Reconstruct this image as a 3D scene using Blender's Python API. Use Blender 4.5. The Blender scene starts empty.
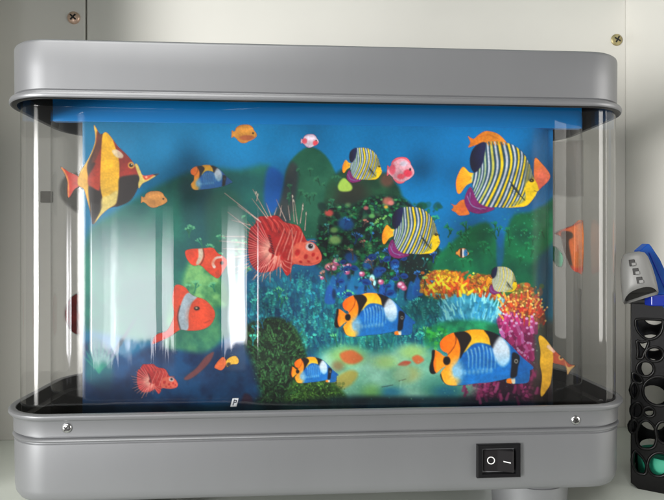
import bpy, bmesh, math, random
import numpy as np
from mathutils import Vector, Matrix

MM = 0.001
SC = bpy.context.scene
COL = SC.collection
rng = np.random.default_rng(7)
random.seed(7)

# ------------------------------------------------------------------ camera
FPX = 521.0
YAW = math.radians(3.36)
CAM = np.array([-13.3, -270.0, 0.0])            # mm
cd = bpy.data.cameras.new('camera')
cam = bpy.data.objects.new('camera', cd)
COL.objects.link(cam)
cd.sensor_width = 36.0
cd.lens = FPX / 664.0 * 36.0
cd.clip_start = 0.01
cd.clip_end = 50.0
cam.location = [c * MM for c in CAM]
cam.rotation_euler = (math.radians(90), 0, -YAW)
SC.camera = cam
FW = np.array([math.sin(YAW), math.cos(YAW), 0.0])
RT = np.array([math.cos(YAW), -math.sin(YAW), 0.0])
UP = np.array([0.0, 0.0, 1.0])

def ray(px, py):
    return FW + (px - 332.0) / FPX * RT + (250.0 - py) / FPX * UP

def at(px, py, Y):
    """point on the frontal plane y = Y (mm) where the photo shows (px, py)"""
    d = ray(px, py)
    return CAM + d * ((Y - CAM[1]) / d[1])

# ------------------------------------------------------------------ light
SC.view_settings.view_transform = 'Standard'
SC.view_settings.look = 'None'
SC.view_settings.gamma = 1.0
SC.view_settings.exposure = 0.33
W = bpy.data.worlds.new('World')
SC.world = W
W.use_nodes = True
bg = W.node_tree.nodes['Background']
bg.inputs['Color'].default_value = (1.0, 0.985, 0.95, 1)
bg.inputs['Strength'].default_value = 0.11

def area(name, loc, target, sx, sy, power, color):
    l = bpy.data.lights.new(name, 'AREA')
    l.shape = 'RECTANGLE'
    l.size = sx
    l.size_y = sy
    l.energy = power
    l.color = color
    o = bpy.data.objects.new(name, l)
    COL.objects.link(o)
    o.location = loc
    o.rotation_euler = (Vector(target) - Vector(loc)).to_track_quat('-Z', 'Y').to_euler()
    return o

def mirror_point(px, py, dist):
    """where a ray through (px, py) goes after a flat front at y = 3 mm"""
    p = at(px, py, 3.0)
    d = ray(px, py)
    d = d / np.linalg.norm(d)
    d[1] = -d[1]
    return (p + d * dist * 1000) * MM

# the window behind the photographer's left shoulder, seen again in the clear shell
WDIST = 1.25
wc = mirror_point(131, 290, WDIST)
wl, wr = mirror_point(90, 290, WDIST), mirror_point(172, 290, WDIST)
wt, wb = mirror_point(131, 216, WDIST), mirror_point(131, 372, WDIST)
WW = float(np.linalg.norm(wl - wr))
WH = float(np.linalg.norm(wt - wb))
win = area('window_light', tuple(wc), tuple(at(131, 290, 3.0) * MM), WW, WH * 1.12, 2.6, (0.97, 0.965, 1.0))
# the window is not an even sheet of light: a curtain dims its top, garden plants darken its foot
win.data.use_nodes = True
STRIPE_U = 0.27
lt = win.data.node_tree
em = lt.nodes['Emission']
gp = lt.nodes.new('ShaderNodeNewGeometry')
sep = lt.nodes.new('ShaderNodeSeparateXYZ')
lt.links.new(gp.outputs['Parametric'], sep.inputs[0])
def lmath(op, a, b=None):
    n = lt.nodes.new('ShaderNodeMath')
    n.operation = op
    for i, v in enumerate((a, b)):
        if v is None:
            continue
        if isinstance(v, (int, float)):
            n.inputs[i].default_value = v
        else:
            lt.links.new(v, n.inputs[i])
    return n.outputs[0]
def lramp(v, a, b, c, d):
    n = lt.nodes.new('ShaderNodeMapRange')
    n.interpolation_type = 'SMOOTHSTEP'
    n.inputs['From Min'].default_value = a
    n.inputs['From Max'].default_value = b
    n.inputs['To Min'].default_value = c
    n.inputs['To Max'].default_value = d
    lt.links.new(v, n.inputs['Value'])
    return n.outputs[0]
nz = lt.nodes.new('ShaderNodeTexNoise')
nz.inputs['Scale'].default_value = 3.2
nz.inputs['Detail'].default_value = 4
lt.links.new(gp.outputs['Parametric'], nz.inputs['Vector'])
vv = sep.outputs['Y']
curtain = lramp(vv, 0.55, 1.0, 1.0, 0.04)
edge = lmath('ADD', vv, lmath('MULTIPLY', lmath('SUBTRACT', nz.outputs['Fac'], 0.5), 0.62))
plants = lramp(edge, 0.12, 0.17, 0.02, 1.0)
uu = lmath('ABSOLUTE', lmath('SUBTRACT', sep.outputs['X'], STRIPE_U))
bright_stripe = lramp(uu, 0.04, 0.11, 2.1, 0.66)      # brighter stripe added to draw narrow bright lines in the shell
lt.links.new(lmath('MULTIPLY', bright_stripe, lmath('MULTIPLY', curtain, plants)), em.inputs['Strength'])
# added lamp for the broad daylight of the room, from the front left
room = area('room_light', (-1.12, -0.92, -0.03), (0.06, 0.05, 0.0), 0.46, 0.85, 66.0, (1.0, 0.99, 0.965))
# the lamp fades towards its edges, to soften its streaks in the shell
room.data.use_nodes = True
lt = room.data.node_tree
gp = lt.nodes.new('ShaderNodeNewGeometry')
sep = lt.nodes.new('ShaderNodeSeparateXYZ')
lt.links.new(gp.outputs['Parametric'], sep.inputs[0])
dy = lmath('ABSOLUTE', lmath('SUBTRACT', sep.outputs['Y'], 0.5))
dx = lmath('ABSOLUTE', lmath('SUBTRACT', sep.outputs['X'], 0.5))
lt.links.new(lmath('MULTIPLY', lramp(dy, 0.1, 0.5, 1.0, 0.05), lramp(dx, 0.1, 0.5, 1.0, 0.05)), lt.nodes['Emission'].inputs['Strength'])
area('top_fill_light', (-0.50, -0.75, 0.95), (0.10, 0.08, 0.0), 0.9, 0.7, 9.0, (1.0, 0.985, 0.95))  # fill added from above to brighten the walls and shelf
area('right_fill_light', (1.38, -0.72, 0.12), (0.0, 0.05, 0.0), 0.8, 0.8, 9.0, (1.0, 0.97, 0.92))  # fill added on the right to lift that side

# ------------------------------------------------------------------ materials
def mat(name, color, rough=0.5, metal=0.0, spec=0.5, noise=0.0, nscale=40.0, bump=0.0, bscale=300.0, coat=0.0, stretch=None, alt=None):
    m = bpy.data.materials.new(name)
    m.use_nodes = True
    nt = m.node_tree
    p = nt.nodes['Principled BSDF']
    p.inputs['Base Color'].default_value = (*color, 1)
    p.inputs['Roughness'].default_value = rough
    p.inputs['Metallic'].default_value = metal
    p.inputs['Specular IOR Level'].default_value = spec
    p.inputs['Coat Weight'].default_value = coat
    tc = nt.nodes.new('ShaderNodeTexCoord')
    mp = nt.nodes.new('ShaderNodeMapping')
    nt.links.new(tc.outputs['Object'], mp.inputs['Vector'])
    if stretch:
        mp.inputs['Scale'].default_value = stretch
    if noise > 0 or alt:
        n = nt.nodes.new('ShaderNodeTexNoise')
        n.inputs['Scale'].default_value = nscale
        n.inputs['Detail'].default_value = 5
        nt.links.new(mp.outputs['Vector'], n.inputs['Vector'])
        mx = nt.nodes.new('ShaderNodeMix')
        mx.data_type = 'RGBA'
        c2 = alt if alt else tuple(max(0, c * (1 - noise)) for c in color)
        mx.inputs['A'].default_value = (*color, 1)
        mx.inputs['B'].default_value = (*c2, 1)
        rmp = nt.nodes.new('ShaderNodeMapRange')
        rmp.inputs['From Min'].default_value = 0.35
        rmp.inputs['From Max'].default_value = 0.7
        nt.links.new(n.outputs['Fac'], rmp.inputs['Value'])
        nt.links.new(rmp.outputs['Result'], mx.inputs['Factor'])
        nt.links.new(mx.outputs['Result'], p.inputs['Base Color'])
        rr = nt.nodes.new('ShaderNodeMapRange')
        rr.inputs['To Min'].default_value = rough * 0.9
        rr.inputs['To Max'].default_value = min(1, rough * 1.15)
        nt.links.new(n.outputs['Fac'], rr.inputs['Value'])
        nt.links.new(rr.outputs['Result'], p.inputs['Roughness'])
    if bump > 0:
        n2 = nt.nodes.new('ShaderNodeTexNoise')
        n2.inputs['Scale'].default_value = bscale
        n2.inputs['Detail'].default_value = 3
        nt.links.new(mp.outputs['Vector'], n2.inputs['Vector'])
        b = nt.nodes.new('ShaderNodeBump')
        b.inputs['Strength'].default_value = bump
        b.inputs['Distance'].default_value = 0.0004
        nt.links.new(n2.outputs['Fac'], b.inputs['Height'])
        nt.links.new(b.outputs['Normal'], p.inputs['Normal'])
    return m

def clear_mat(name, ior, rough, tint, dust=0.0, aniso=0.0, arot=0.0):
    """a thin clear sheet: what it does not mirror it lets straight through"""
    m = bpy.data.materials.new(name)
    m.use_nodes = True
    nt = m.node_tree
    nt.nodes.remove(nt.nodes['Principled BSDF'])
    out = nt.nodes['Material Output']
    tr = nt.nodes.new('ShaderNodeBsdfTransparent')
    tr.inputs['Color'].default_value = (*tint, 1)
    gl = nt.nodes.new('ShaderNodeBsdfGlossy')
    gl.inputs['Roughness'].default_value = rough
    gl.inputs['Anisotropy'].default_value = aniso
    tg = nt.nodes.new('ShaderNodeTangent')
    tg.direction_type = 'RADIAL'
    tg.axis = 'Z'
    nt.links.new(tg.outputs[0], gl.inputs['Tangent'])
    gl.inputs['Rotation'].default_value = arot
    fr = nt.nodes.new('ShaderNodeFresnel')
    fr.inputs['IOR'].default_value = ior
    # on the far side of a sheet the node would see total reflection: always use the outer side
    geo = nt.nodes.new('ShaderNodeNewGeometry')
    dot = nt.nodes.new('ShaderNodeVectorMath')
    dot.operation = 'DOT_PRODUCT'
    nt.links.new(geo.outputs['Normal'], dot.inputs[0])
    nt.links.new(geo.outputs['Incoming'], dot.inputs[1])
    ab = nt.nodes.new('ShaderNodeMath')
    ab.operation = 'ABSOLUTE'
    nt.links.new(dot.outputs['Value'], ab.inputs[0])
    om = nt.nodes.new('ShaderNodeMath')
    om.operation = 'SUBTRACT'
    om.inputs[0].default_value = 1.0
    nt.links.new(ab.outputs[0], om.inputs[1])
    pw = nt.nodes.new('ShaderNodeMath')
    pw.operation = 'POWER'
    nt.links.new(om.outputs[0], pw.inputs[0])
    pw.inputs[1].default_value = 4.0
    f0 = ((ior - 1) / (ior + 1)) ** 2
    mr = nt.nodes.new('ShaderNodeMapRange')
    mr.inputs['To Min'].default_value = f0
    mr.inputs['To Max'].default_value = 0.75
    nt.links.new(pw.outputs[0], mr.inputs['Value'])
    mx = nt.nodes.new('ShaderNodeMixShader')
    nt.nodes.remove(fr)
    nt.links.new(mr.outputs['Result'], mx.inputs['Fac'])
    nt.links.new(tr.outputs[0], mx.inputs[1])
    nt.links.new(gl.outputs[0], mx.inputs[2])
    # uneven moulded sheet
    tc = nt.nodes.new('ShaderNodeTexCoord')
    mp = nt.nodes.new('ShaderNodeMapping')
    mp.inputs['Scale'].default_value = (1, 1, 0.16)
    nt.links.new(tc.outputs['Object'], mp.inputs['Vector'])
    n = nt.nodes.new('ShaderNodeTexNoise')
    n.inputs['Scale'].default_value = 55
    n.inputs['Detail'].default_value = 2
    nt.links.new(mp.outputs['Vector'], n.inputs['Vector'])
    bp = nt.nodes.new('ShaderNodeBump')
    bp.inputs['Strength'].default_value = 0.25
    bp.inputs['Distance'].default_value = 0.0006
    nt.links.new(n.outputs['Fac'], bp.inputs['Height'])
    nt.links.new(bp.outputs['Normal'], gl.inputs['Normal'])
    last = mx
    if dust > 0:
        df = nt.nodes.new('ShaderNodeBsdfDiffuse')
        df.inputs['Color'].default_value = (0.75, 0.74, 0.7, 1)
        n3 = nt.nodes.new('ShaderNodeTexNoise')
        n3.inputs['Scale'].default_value = 26
        n3.inputs['Detail'].default_value = 6
        nt.links.new(mp.outputs['Vector'], n3.inputs['Vector'])
        r3 = nt.nodes.new('ShaderNodeMapRange')
        r3.inputs['From Min'].default_value = 0.3
        r3.inputs['From Max'].default_value = 0.8
        r3.inputs['To Min'].default_value = dust * 0.3
        r3.inputs['To Max'].default_value = dust
        nt.links.new(n3.outputs['Fac'], r3.inputs['Value'])
        m2 = nt.nodes.new('ShaderNodeMixShader')
        nt.links.new(r3.outputs['Result'], m2.inputs['Fac'])
        nt.links.new(mx.outputs[0], m2.inputs[1])
        nt.links.new(df.outputs[0], m2.inputs[2])
        last = m2
    nt.links.new(last.outputs[0], out.inputs['Surface'])
    return m

def ink_mat(name, alpha, rough=0.45, spec=0.35):
    """printed ink: colour (and its soft edge) stored on the mesh"""
    m = bpy.data.materials.new(name)
    m.use_nodes = True
    nt = m.node_tree
    p = nt.nodes['Principled BSDF']
    p.inputs['Roughness'].default_value = rough
    p.inputs['Specular IOR Level'].default_value = spec
    a = nt.nodes.new('ShaderNodeAttribute')
    a.attribute_name = 'ink'
    nt.links.new(a.outputs['Color'], p.inputs['Base Color'])
    if alpha:
        nt.links.new(a.outputs['Alpha'], p.inputs['Alpha'])
    return m

M = {
    'silver': mat('silver_paint', (0.225, 0.23, 0.24), 0.40, 0.5, 0.5, noise=0.10, nscale=14, bump=0.9, bscale=16, stretch=(1, 1, 0.35)),
    'black': mat('black_plastic', (0.012, 0.012, 0.013), 0.35, noise=0.3, nscale=30),
    'tray': mat('black_tray_plastic', (0.02, 0.019, 0.018), 0.4, noise=0.3, nscale=25),
    'blue': mat('blue_plastic', (0.003, 0.25, 0.70), 0.3, noise=0.12, nscale=12),
    'steel': mat('screw_steel', (0.55, 0.55, 0.55), 0.25, 1.0, noise=0.2, nscale=400),
    'copper': mat('copper_screw', (0.78, 0.55, 0.42), 0.4, 0.55, noise=0.25, nscale=300),
    'brass': mat('brass_screw', (0.46, 0.39, 0.2), 0.4, 0.6, noise=0.35, nscale=300),
    'dark': mat('dark_recess', (0.01, 0.009, 0.008), 0.6),
    'wall': mat('melamine', (0.67, 0.655, 0.615), 0.42, noise=0.07, nscale=7, bump=0.05, bscale=120),
    'seam': mat('panel_edge', (0.55, 0.54, 0.5), 0.5),
    'shelf': mat('shelf_melamine', (0.66, 0.70, 0.64), 0.18, noise=0.07, nscale=8),
    'glass_edge': mat('shelf_edge', (0.36, 0.46, 0.42), 0.2, noise=0.1, nscale=20),
    'dark_mark': mat('dark_brown', (0.10, 0.09, 0.075), 0.5, noise=0.3, nscale=200),
    'basket': mat('basket_plastic', (0.004, 0.0038, 0.0038), 0.3, 0.0, 0.16, noise=0.3, nscale=60, bump=0.1, bscale=400),
    'grey': mat('grey_plastic', (0.17, 0.17, 0.163), 0.4, noise=0.1, nscale=60),
    'white': mat('white_mark', (0.62, 0.62, 0.62), 0.5),
    'pblue': mat('blue_handle', (0.008, 0.075, 0.36), 0.35, noise=0.15, nscale=60),
    'navy': mat('navy_barrel', (0.01, 0.03, 0.34), 0.3, noise=0.2, nscale=60),
    'green': mat('green_barrel', (0.01, 0.25, 0.15), 0.65, noise=0.15, nscale=60),
    'shell': clear_mat('clear_shell', 1.75, 0.018, (0.99, 0.99, 0.985), dust=0.003, aniso=0.8, arot=0.0),
    'film': clear_mat('clear_film', 1.40, 0.025, (0.985, 0.985, 0.985)),
    'ink': ink_mat('printed_scene', False),
    'fish': ink_mat('printed_fish', True),
}
SC.cycles.transparent_max_bounces = 32
SC.cycles.max_bounces = 12

# ------------------------------------------------------------------ mesh helpers
def link(name, me, parent=None, m=None, smooth=False):
    if m is not None:
        me.materials.append(m)
    if smooth:
        for p in me.polygons:
            p.use_smooth = True
    o = bpy.data.objects.new(name, me)
    COL.objects.link(o)
    if parent is not None:
        o.parent = parent
    return o

def from_bm(name, bm, parent, m, smooth=False, scale=MM):
    if scale != 1:
        bmesh.ops.scale(bm, vec=(scale,) * 3, verts=bm.verts)
    me = bpy.data.meshes.new(name)
    bm.to_mesh(me)
    bm.free()
    o = link(name, me, parent, m, False)
    if smooth:
        sharp_smooth(me)
    return o

def sharp_smooth(me, ang=40):
    for p in me.polygons:
        p.use_smooth = True
    me.set_sharp_from_angle(angle=math.radians(ang))

def empty(name, loc, label=None, cat=None, group=None):
    o = bpy.data.objects.new(name, None)
    o.empty_display_size = 0.01
    COL.objects.link(o)
    o.location = [c * MM for c in loc]
    if label:
        o['label'] = label
    if cat:
        o['category'] = cat
    if group:
        o['group'] = group
    return o

def under(o, root):
    """keep world coordinates of a mesh built in world mm when parented to a root at an offset"""
    o.parent = root
    o.location = Vector(o.location) - Vector(root.location)
    return o

def box(bm, x0, x1, y0, y1, z0, z1, bev=0.0, mtx=None):
    r = bmesh.ops.create_cube(bm, size=1.0)
    vs = r['verts']
    bmesh.ops.scale(bm, vec=(x1 - x0, y1 - y0, z1 - z0), verts=vs)
    bmesh.ops.translate(bm, vec=((x0 + x1) / 2, (y0 + y1) / 2, (z0 + z1) / 2), verts=vs)
    if bev > 0:
        es = list({e for v in vs for e in v.link_edges})
        r2 = bmesh.ops.bevel(bm, geom=es, offset=bev, segments=3, affect='EDGES', profile=0.5)
        vs = list({v for f in r2['faces'] for v in f.verts} | {v for v in vs if v.is_valid})
    if mtx is not None:
        bmesh.ops.transform(bm, matrix=mtx, verts=[v for v in vs if v.is_valid])
    return vs

HW, Y0, Y1, RAD = 167.3, 0.0, 94.0, 26.0

def oval(o=0.0, hw=HW, y0=Y0, y1=Y1, r=RAD, n=14, bow=0.0):
    """rounded-rectangle outline grown by o, counter-clockwise seen from above; bow = belly of the front"""
    hw, y0, y1, r = hw + o, y0 - o, y1 + o, max(r + o, 2)
    pts = []
    for i in range(33):
        t = i / 32
        x = -(hw - r) + 2 * (hw - r) * t
        pts.append((x, y0 - bow * (1 - (2 * t - 1) ** 2)))
    def arc(cx, cy, a0, skip):
        for i in range(1, n):
            a = a0 + math.pi / 2 * i / n
            pts.append((cx + r * math.cos(a), cy + r * math.sin(a)))
    arc(hw - r, y0 + r, -math.pi / 2, 0)
    pts.append((hw, y0 + r)); pts.append((hw, y1 - r))
    arc(hw - r, y1 - r, 0, 0)
    pts.append((hw - r, y1)); pts.append((-(hw - r), y1))
    arc(-(hw - r), y1 - r, math.pi / 2, 0)
    pts.append((-hw, y1 - r)); pts.append((-hw, y0 + r))
    arc(-(hw - r), y0 + r, math.pi, 0)
    return pts

def loft(profile, cap_first=False, cap_last=False, **kw):
    """profile: list of (offset, z)"""
    bm = bmesh.new()
    rings = []
    for o, z in profile:
        rings.append([bm.verts.new((x, y, z)) for x, y in oval(o, **kw)])
    for a, b in zip(rings[:-1], rings[1:]):
        n = len(a)
        for i in range(n):
            j = (i + 1) % n
            bm.faces.new((a[i], a[j], b[j], b[i]))
    if cap_first:
        bm.faces.new(list(reversed(rings[0])))
    if cap_last:
        bm.faces.new(rings[-1])
    bmesh.ops.recalc_face_normals(bm, faces=bm.faces)
    return bm

def screw_bm(r, dome, cross=True):
    """a pan head with a cross recess, facing -y, centred on the origin"""
    bm = bmesh.new()
    prof = [(r, 0.0), (r * 0.98, -dome * 0.35), (r * 0.8, -dome * 0.75), (r * 0.45, -dome * 0.97), (0.0, -dome)]
    n = 28
    rings = []
    for rr, y in prof:
        if rr == 0:
            rings.append([bm.verts.new((0, y, 0))])
        else:
            rings.append([bm.verts.new((rr * math.cos(2 * math.pi * i / n), y, rr * math.sin(2 * math.pi * i / n))) for i in range(n)])
    for a, b in zip(rings[:-1], rings[1:]):
        for i in range(n):
            j = (i + 1) % n
            if len(b) == 1:
                bm.faces.new((a[i], a[j], b[0]))
            else:
                bm.faces.new((a[i], a[j], b[j], b[i]))
    bmesh.ops.recalc_face_normals(bm, faces=bm.faces)
    return bm

def screw(parent, pos, r, dome, m, turn):
    bm = screw_bm(r, dome)
    o = from_bm('screw', bm, parent, m, True)
    o.location = Vector([c * MM for c in pos]) - (Vector(parent.location) if parent.type == 'EMPTY' else Vector((0, 0, 0)))
    b2 = bmesh.new()
    k = r * 0.58
    t = r * 0.13
    box(b2, -k, k, -dome * 1.04, -dome * 0.6, -t, t)
    box(b2, -t, t, -dome * 1.045, -dome * 0.6, -k, k)
    bmesh.ops.rotate(b2, cent=(0, 0, 0), matrix=Matrix.Rotation(turn, 3, 'Y'), verts=b2.verts)
    c = from_bm('cross_recess', b2, o, M['dark'])
    return o

# ------------------------------------------------------------------ the cupboard round it (setting)
YB, XR, ZS, ZT = 150.0, 257.0, -148.0, 211.0
XL = -262.0
def slab(name, x0, x1, y0, y1, z0, z1, m, bev=0.6, parent=None):
    bm = bmesh.new()
    box(bm, x0, x1, y0, y1, z0, z1, bev)
    o = from_bm(name, bm, parent, m)
    if parent is None:
        o['kind'] = 'structure'
    return o
xs = float(at(86, 20, YB)[0])
wall = slab('wall_back', xs + 0.7, XR, YB, YB + 12, ZS, ZT, M['wall'])
slab('wall_panel', XL, xs - 0.7, YB - 0.9, YB + 12, ZS, ZT, M['wall'], parent=wall)
slab('joint', xs - 0.7, xs + 0.7, YB + 3, YB + 10, ZS, ZT, M['seam'], 0, parent=wall)
slab('wall_right', XR, XR + 16, -30, YB + 12, ZS, ZT, M['wall'])
slab('wall_left', XL - 16, XL, 10, YB + 12, ZS, ZT, M['wall'])
slab('shelf', XL - 16, XR + 16, -60, YB + 12, ZS - 8, ZS, M['shelf'], 1.0)
slab('ceiling', XL - 16, XR + 16, -40, YB + 12, ZT, ZT + 10, M['glass_edge'], 1.0)
s1 = screw(wall, at(74, 18, YB - 0.95), 4.9, 2.2, M['copper'], 0.75)
s1['label'] = 'bright copper screw with a dark cross'
s2 = screw(wall, at(616.5, 40, YB - 0.05), 4.9, 1.8, M['brass'], 0.5)
s2['label'] = 'dull brass screw by the corner'
p = at(47, 197, YB - 0.95)
slab('dark_square', p[0] - 4.6, p[0] + 4.6, p[1] - 1.2, p[1] + 1, p[2] - 4.4, p[2] + 4.4, M['dark_mark'], 0.5, parent=wall)  # small dark square standing for a dark reflection in the shell

# ------------------------------------------------------------------ the lamp
LAMP = empty('aquarium_lamp', (0, 47, ZS), 'silver rimmed toy aquarium lamp with printed tropical fish behind a clear shell', 'lamp')
ZCT, ZLIP, ZRIM, ZGR, ZBOT = 106.5, 76.3, -82.3, -94.7, -128.6
def lamp(name, bm, m, parent=LAMP, smooth=True):
    o = from_bm(name, bm, None, m, smooth)
    if parent is LAMP:
        return under(o, LAMP)
    o.parent = parent
    return o

# cap: flared lip, thin groove, plain band, soft top edge
cap = lamp('top_cap', loft([(1.2, 76.6), (1.9, 76.35), (2.4, 76.9), (2.5, 78.2), (2.0, 79.3), (0.6, 79.9), (-0.5, 80.2), (-0.6, 80.7), (0.0, 81.3),
                            (0.1, 92), (0.2, 104.6), (-0.1, 105.8), (-0.8, 106.4), (-2.0, 106.6), (-30, 106.9)], cap_last=True), M['silver'])
lamp('cap_liner', loft([(1.3, 76.5), (0.6, 76.2), (-1.0, 76.2), (-1.4, 78.0), (-1.4, 96.0), (-40, 96.0)], cap_last=True), M['black'])
liner = bpy.data.objects['cap_liner']
liner.data.materials.append(M['grey'])
for f_ in liner.data.polygons:
    if f_.center.y > 0.050 and abs(f_.normal.z) < 0.95:
        f_.material_index = 1  # far half of the black liner coloured grey, as if lit
# inner dark collar the clear shell plugs into
bm = bmesh.new()
box(bm, -159.0, 161.0, 44.6, 48.4, 75.6, 95.5, 0.3)
lamp('blue_rail', bm, M['blue'], smooth=False)
# base
base = lamp('base_housing', loft([(-0.9, -83.4), (-0.4, -82.6), (0.6, -82.3), (2.0, -82.4), (2.8, -83.1), (2.9, -84.3), (2.2, -85.4), (0.9, -86.0), (0.55, -86.8),
                                  (0.5, -93.8), (-1.2, -94.4), (-1.3, -95.0), (0.4, -95.5), (0.9, -96.2), (0.5, -96.9), (-0.5, -97.3), (-0.5, -97.8), (0.1, -98.3), (0.1, -99.5), (-0.2, -122), (-0.7, -125.4), (-2.0, -127.6),
                                  (-4.2, -128.5), (-30, -128.6)], cap_last=True), M['silver'])
lamp('inner_tray', loft([(-1.0, -82.8), (-1.3, -90.0), (-4.5, -91.0), (-7.0, -108.0), (-40, -108.5)], cap_last=True), M['tray'])
bm = bmesh.new()
box(bm, -148, 148, 43.5, 49.5, -108.4, -101.5, 0.4)
lamp('print_holder', bm, M['black'], smooth=False)
for sx in (-1, 1):
    for yy in (25.0, 70.0):
        bm = bmesh.new()
        r = bmesh.ops.create_cone(bm, cap_ends=True, segments=48, radius1=20.0, radius2=21.5, depth=19.4)
        bmesh.ops.translate(bm, vec=(118 * sx, yy, -128.6 - 9.7), verts=bm.verts)
        es = [e for e in bm.edges if abs(e.verts[0].co.z - e.verts[1].co.z) < 0.01]
        bmesh.ops.bevel(bm, geom=es, offset=0.8, segments=2, affect='EDGES')
        lamp('foot', bm, M['silver'])
# screws of the base, with a cross each
for (px, py) in ((67, 428), (575.5, 420)):
    q = at(px, py, -0.5)
    screw(LAMP, q, 2.5, 1.1, M['steel'], 0.6)

# rocker switch: frame with sloping inner sides, rocker pressed at one end, ring and bar marks
q = at(498, 460, -0.3)
sw = empty('rocker_switch', (0, 0, 0))
sw.parent = LAMP
sw.location = Vector([c * MM for c in q]) - Vector(LAMP.location)
def swp(name, bm, m, smooth=False):
    return from_bm(name, bm, sw, m, smooth)
bm = bmesh.new()
def ringrect(hx, hz, y):
    return [bm.verts.new(c) for c in ((-hx, y, -hz), (hx, y, -hz), (hx, y, hz), (-hx, y, hz))]
prs = [ringrect(11.7, 8.8, 0.8), ringrect(11.7, 8.8, -1.3), ringrect(11.2, 8.3, -1.9), ringrect(9.0, 6.7, -1.7), ringrect(8.5, 6.3, 1.6)]
for a, b in zip(prs[:-1], prs[1:]):
    for i in range(4):
        j = (i + 1) % 4
        bm.faces.new((a[i], a[j], b[j], b[i]))
bm.faces.new(prs[-1])
bmesh.ops.recalc_face_normals(bm, faces=bm.faces)
swp('switch_frame', bm, mat('switch_plastic', (0.006, 0.006, 0.007), 0.34, 0.0, 0.3, noise=0.2, nscale=90))
bm = bmesh.new()
pr = [(-8.0, -0.1), (-0.6, -0.9), (6.9, -3.2), (7.5, -2.9), (7.7, 1.4), (-8.0, 1.4)]
lo = [bm.verts.new((x, y, -5.6)) for x, y in pr]
hi = [bm.verts.new((x, y, 5.6)) for x, y in pr]
for i in range(len(pr)):
    j = (i + 1) % len(pr)
    bm.faces.new((lo[i], lo[j], hi[j], hi[i]))
bm.faces.new(lo); bm.faces.new(hi)
bmesh.ops.recalc_face_normals(bm, faces=bm.faces)
bmesh.ops.bevel(bm, geom=list(bm.edges), offset=0.25, segments=2, affect='EDGES')
rk = swp('rocker', bm, mat('rocker_plastic', (0.010, 0.009, 0.010), 0.38, 0.0, 0.35, noise=0.2, nscale=90))
bm = bmesh.new()
n = 32
rr = []
for rad in (1.55, 2.05):
    rr.append([bm.verts.new((-4.0 + rad * math.cos(2 * math.pi * i / n), -0.62 - 0.107 * (rad * math.cos(2 * math.pi * i / n)), 0.1 + rad * math.sin(2 * math.pi * i / n))) for i in range(n)])
for i in range(n):
    j = (i + 1) % n
    bm.faces.new((rr[0][i], rr[0][j], rr[1][j], rr[1][i]))
swp('off_mark', bm, M['white'])
bm = bmesh.new()
f = [(2.2, 0.22), (5.7, -0.25), (5.7, -0.8), (2.2, -0.33)]
bm.faces.new([bm.verts.new((x, -0.9 - (x + 0.6) * 0.3067 - 0.12, z)) for x, z in f])
swp('on_mark', bm, M['white'])

# ------------------------------------------------------------------ clear shell (thin moulded sheet with flutes)
SHW, SY0, SY1, SR = 165.2, 3.4, 91.6, 18.0
wall_L, wall_R = wl / MM, wr / MM
def shell_front():
    pxs = np.arange(36.0, 600.0, 0.5)
    # which part of the window the sheet mirrors at each place across it (0..1 is inside the window)
    kp = [36, 61, 63, 66, 68.5, 74, 85, 87.5, 90, 108, 112, 116, 130, 147, 150, 153, 160, 164, 168, 174, 190, 205, 219, 222, 225, 232, 240, 245, 248, 253, 257.3, 258.6, 275, 288, 291, 294, 310, 330]
    ku = [-.66, -.4, .15, .6, -.35, -.45, -.3, .2, .55, .5, .27, .5, .56, .7, .27, 1.03, 1.04, .27, .7, 1.15, 1.35, 1.4, 1.2, .6, .33, .28, .24, .15, -.15, -.3, -.15, 1.3, 1.7, 1.75, 1.8, 1.9, 2.6, None]
    flatu = lambda p: (p - 90.0) / 82.0
    ku[-1] = flatu(330)
    u = np.where(pxs <= 330, np.interp(pxs, kp, ku), flatu(pxs))
    k = np.ones(3) / 3
    u[4:-4] = np.convolve(u, k, 'same')[4:-4]
    xs_, sl = [], []
    for p, uu in zip(pxs, u):
        P = at(p, 290, SY0)
        d = ray(p, 290); d = d / np.linalg.norm(d)
        T = wall_L + (wall_R - wall_L) * uu
        w = T - P; w = w / np.linalg.norm(w)
        nrm = w - d
        xs_.append(P[0]); sl.append(-nrm[0] / nrm[1] if p < 330 else 0.0)       # dy/dx
    xs_, sl = np.array(xs_), np.array(sl)
    h = np.concatenate([[0], np.cumsum((sl[1:] + sl[:-1]) / 2 * np.diff(xs_))])
    return xs_, h
sx_, sh_ = shell_front()
h_ref = np.interp(20.0, sx_, sh_)
def flute(x, cx, w, hgt):
    return hgt * np.exp(-((x - cx) / w) ** 2)
front = []
for x in np.linspace(-(SHW - SR), SHW - SR, 700):
    h = np.interp(x, sx_, sh_) - h_ref
    edge = min(1.0, (SHW - SR - abs(x)) / 14.0)
    h = h * (0.5 - 0.5 * math.cos(math.pi * max(edge, 0))) if x > 0 else h
    front.append((x, SY0 + h))
hl = front[0][1] - SY0
outl = list(front)
def corner(cx, cy, a0, a1, n, sy=None):
    for i in range(1, n + 1):
        a = a0 + (a1 - a0) * i / n
        outl.append((cx + SR * math.cos(a), cy + SR * math.sin(a)))
corner(SHW - SR, SY0 + SR, -math.pi / 2, 0, 60)
corner(SHW - SR, SY1 - SR, 0, math.pi / 2, 30)
corner(-(SHW - SR), SY1 - SR, math.pi / 2, math.pi, 30)
outl.append((-SHW, SY0 + SR + hl))
corner(-(SHW - SR), SY0 + SR + hl, math.pi, 1.5 * math.pi, 260)
outl.pop()
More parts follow.
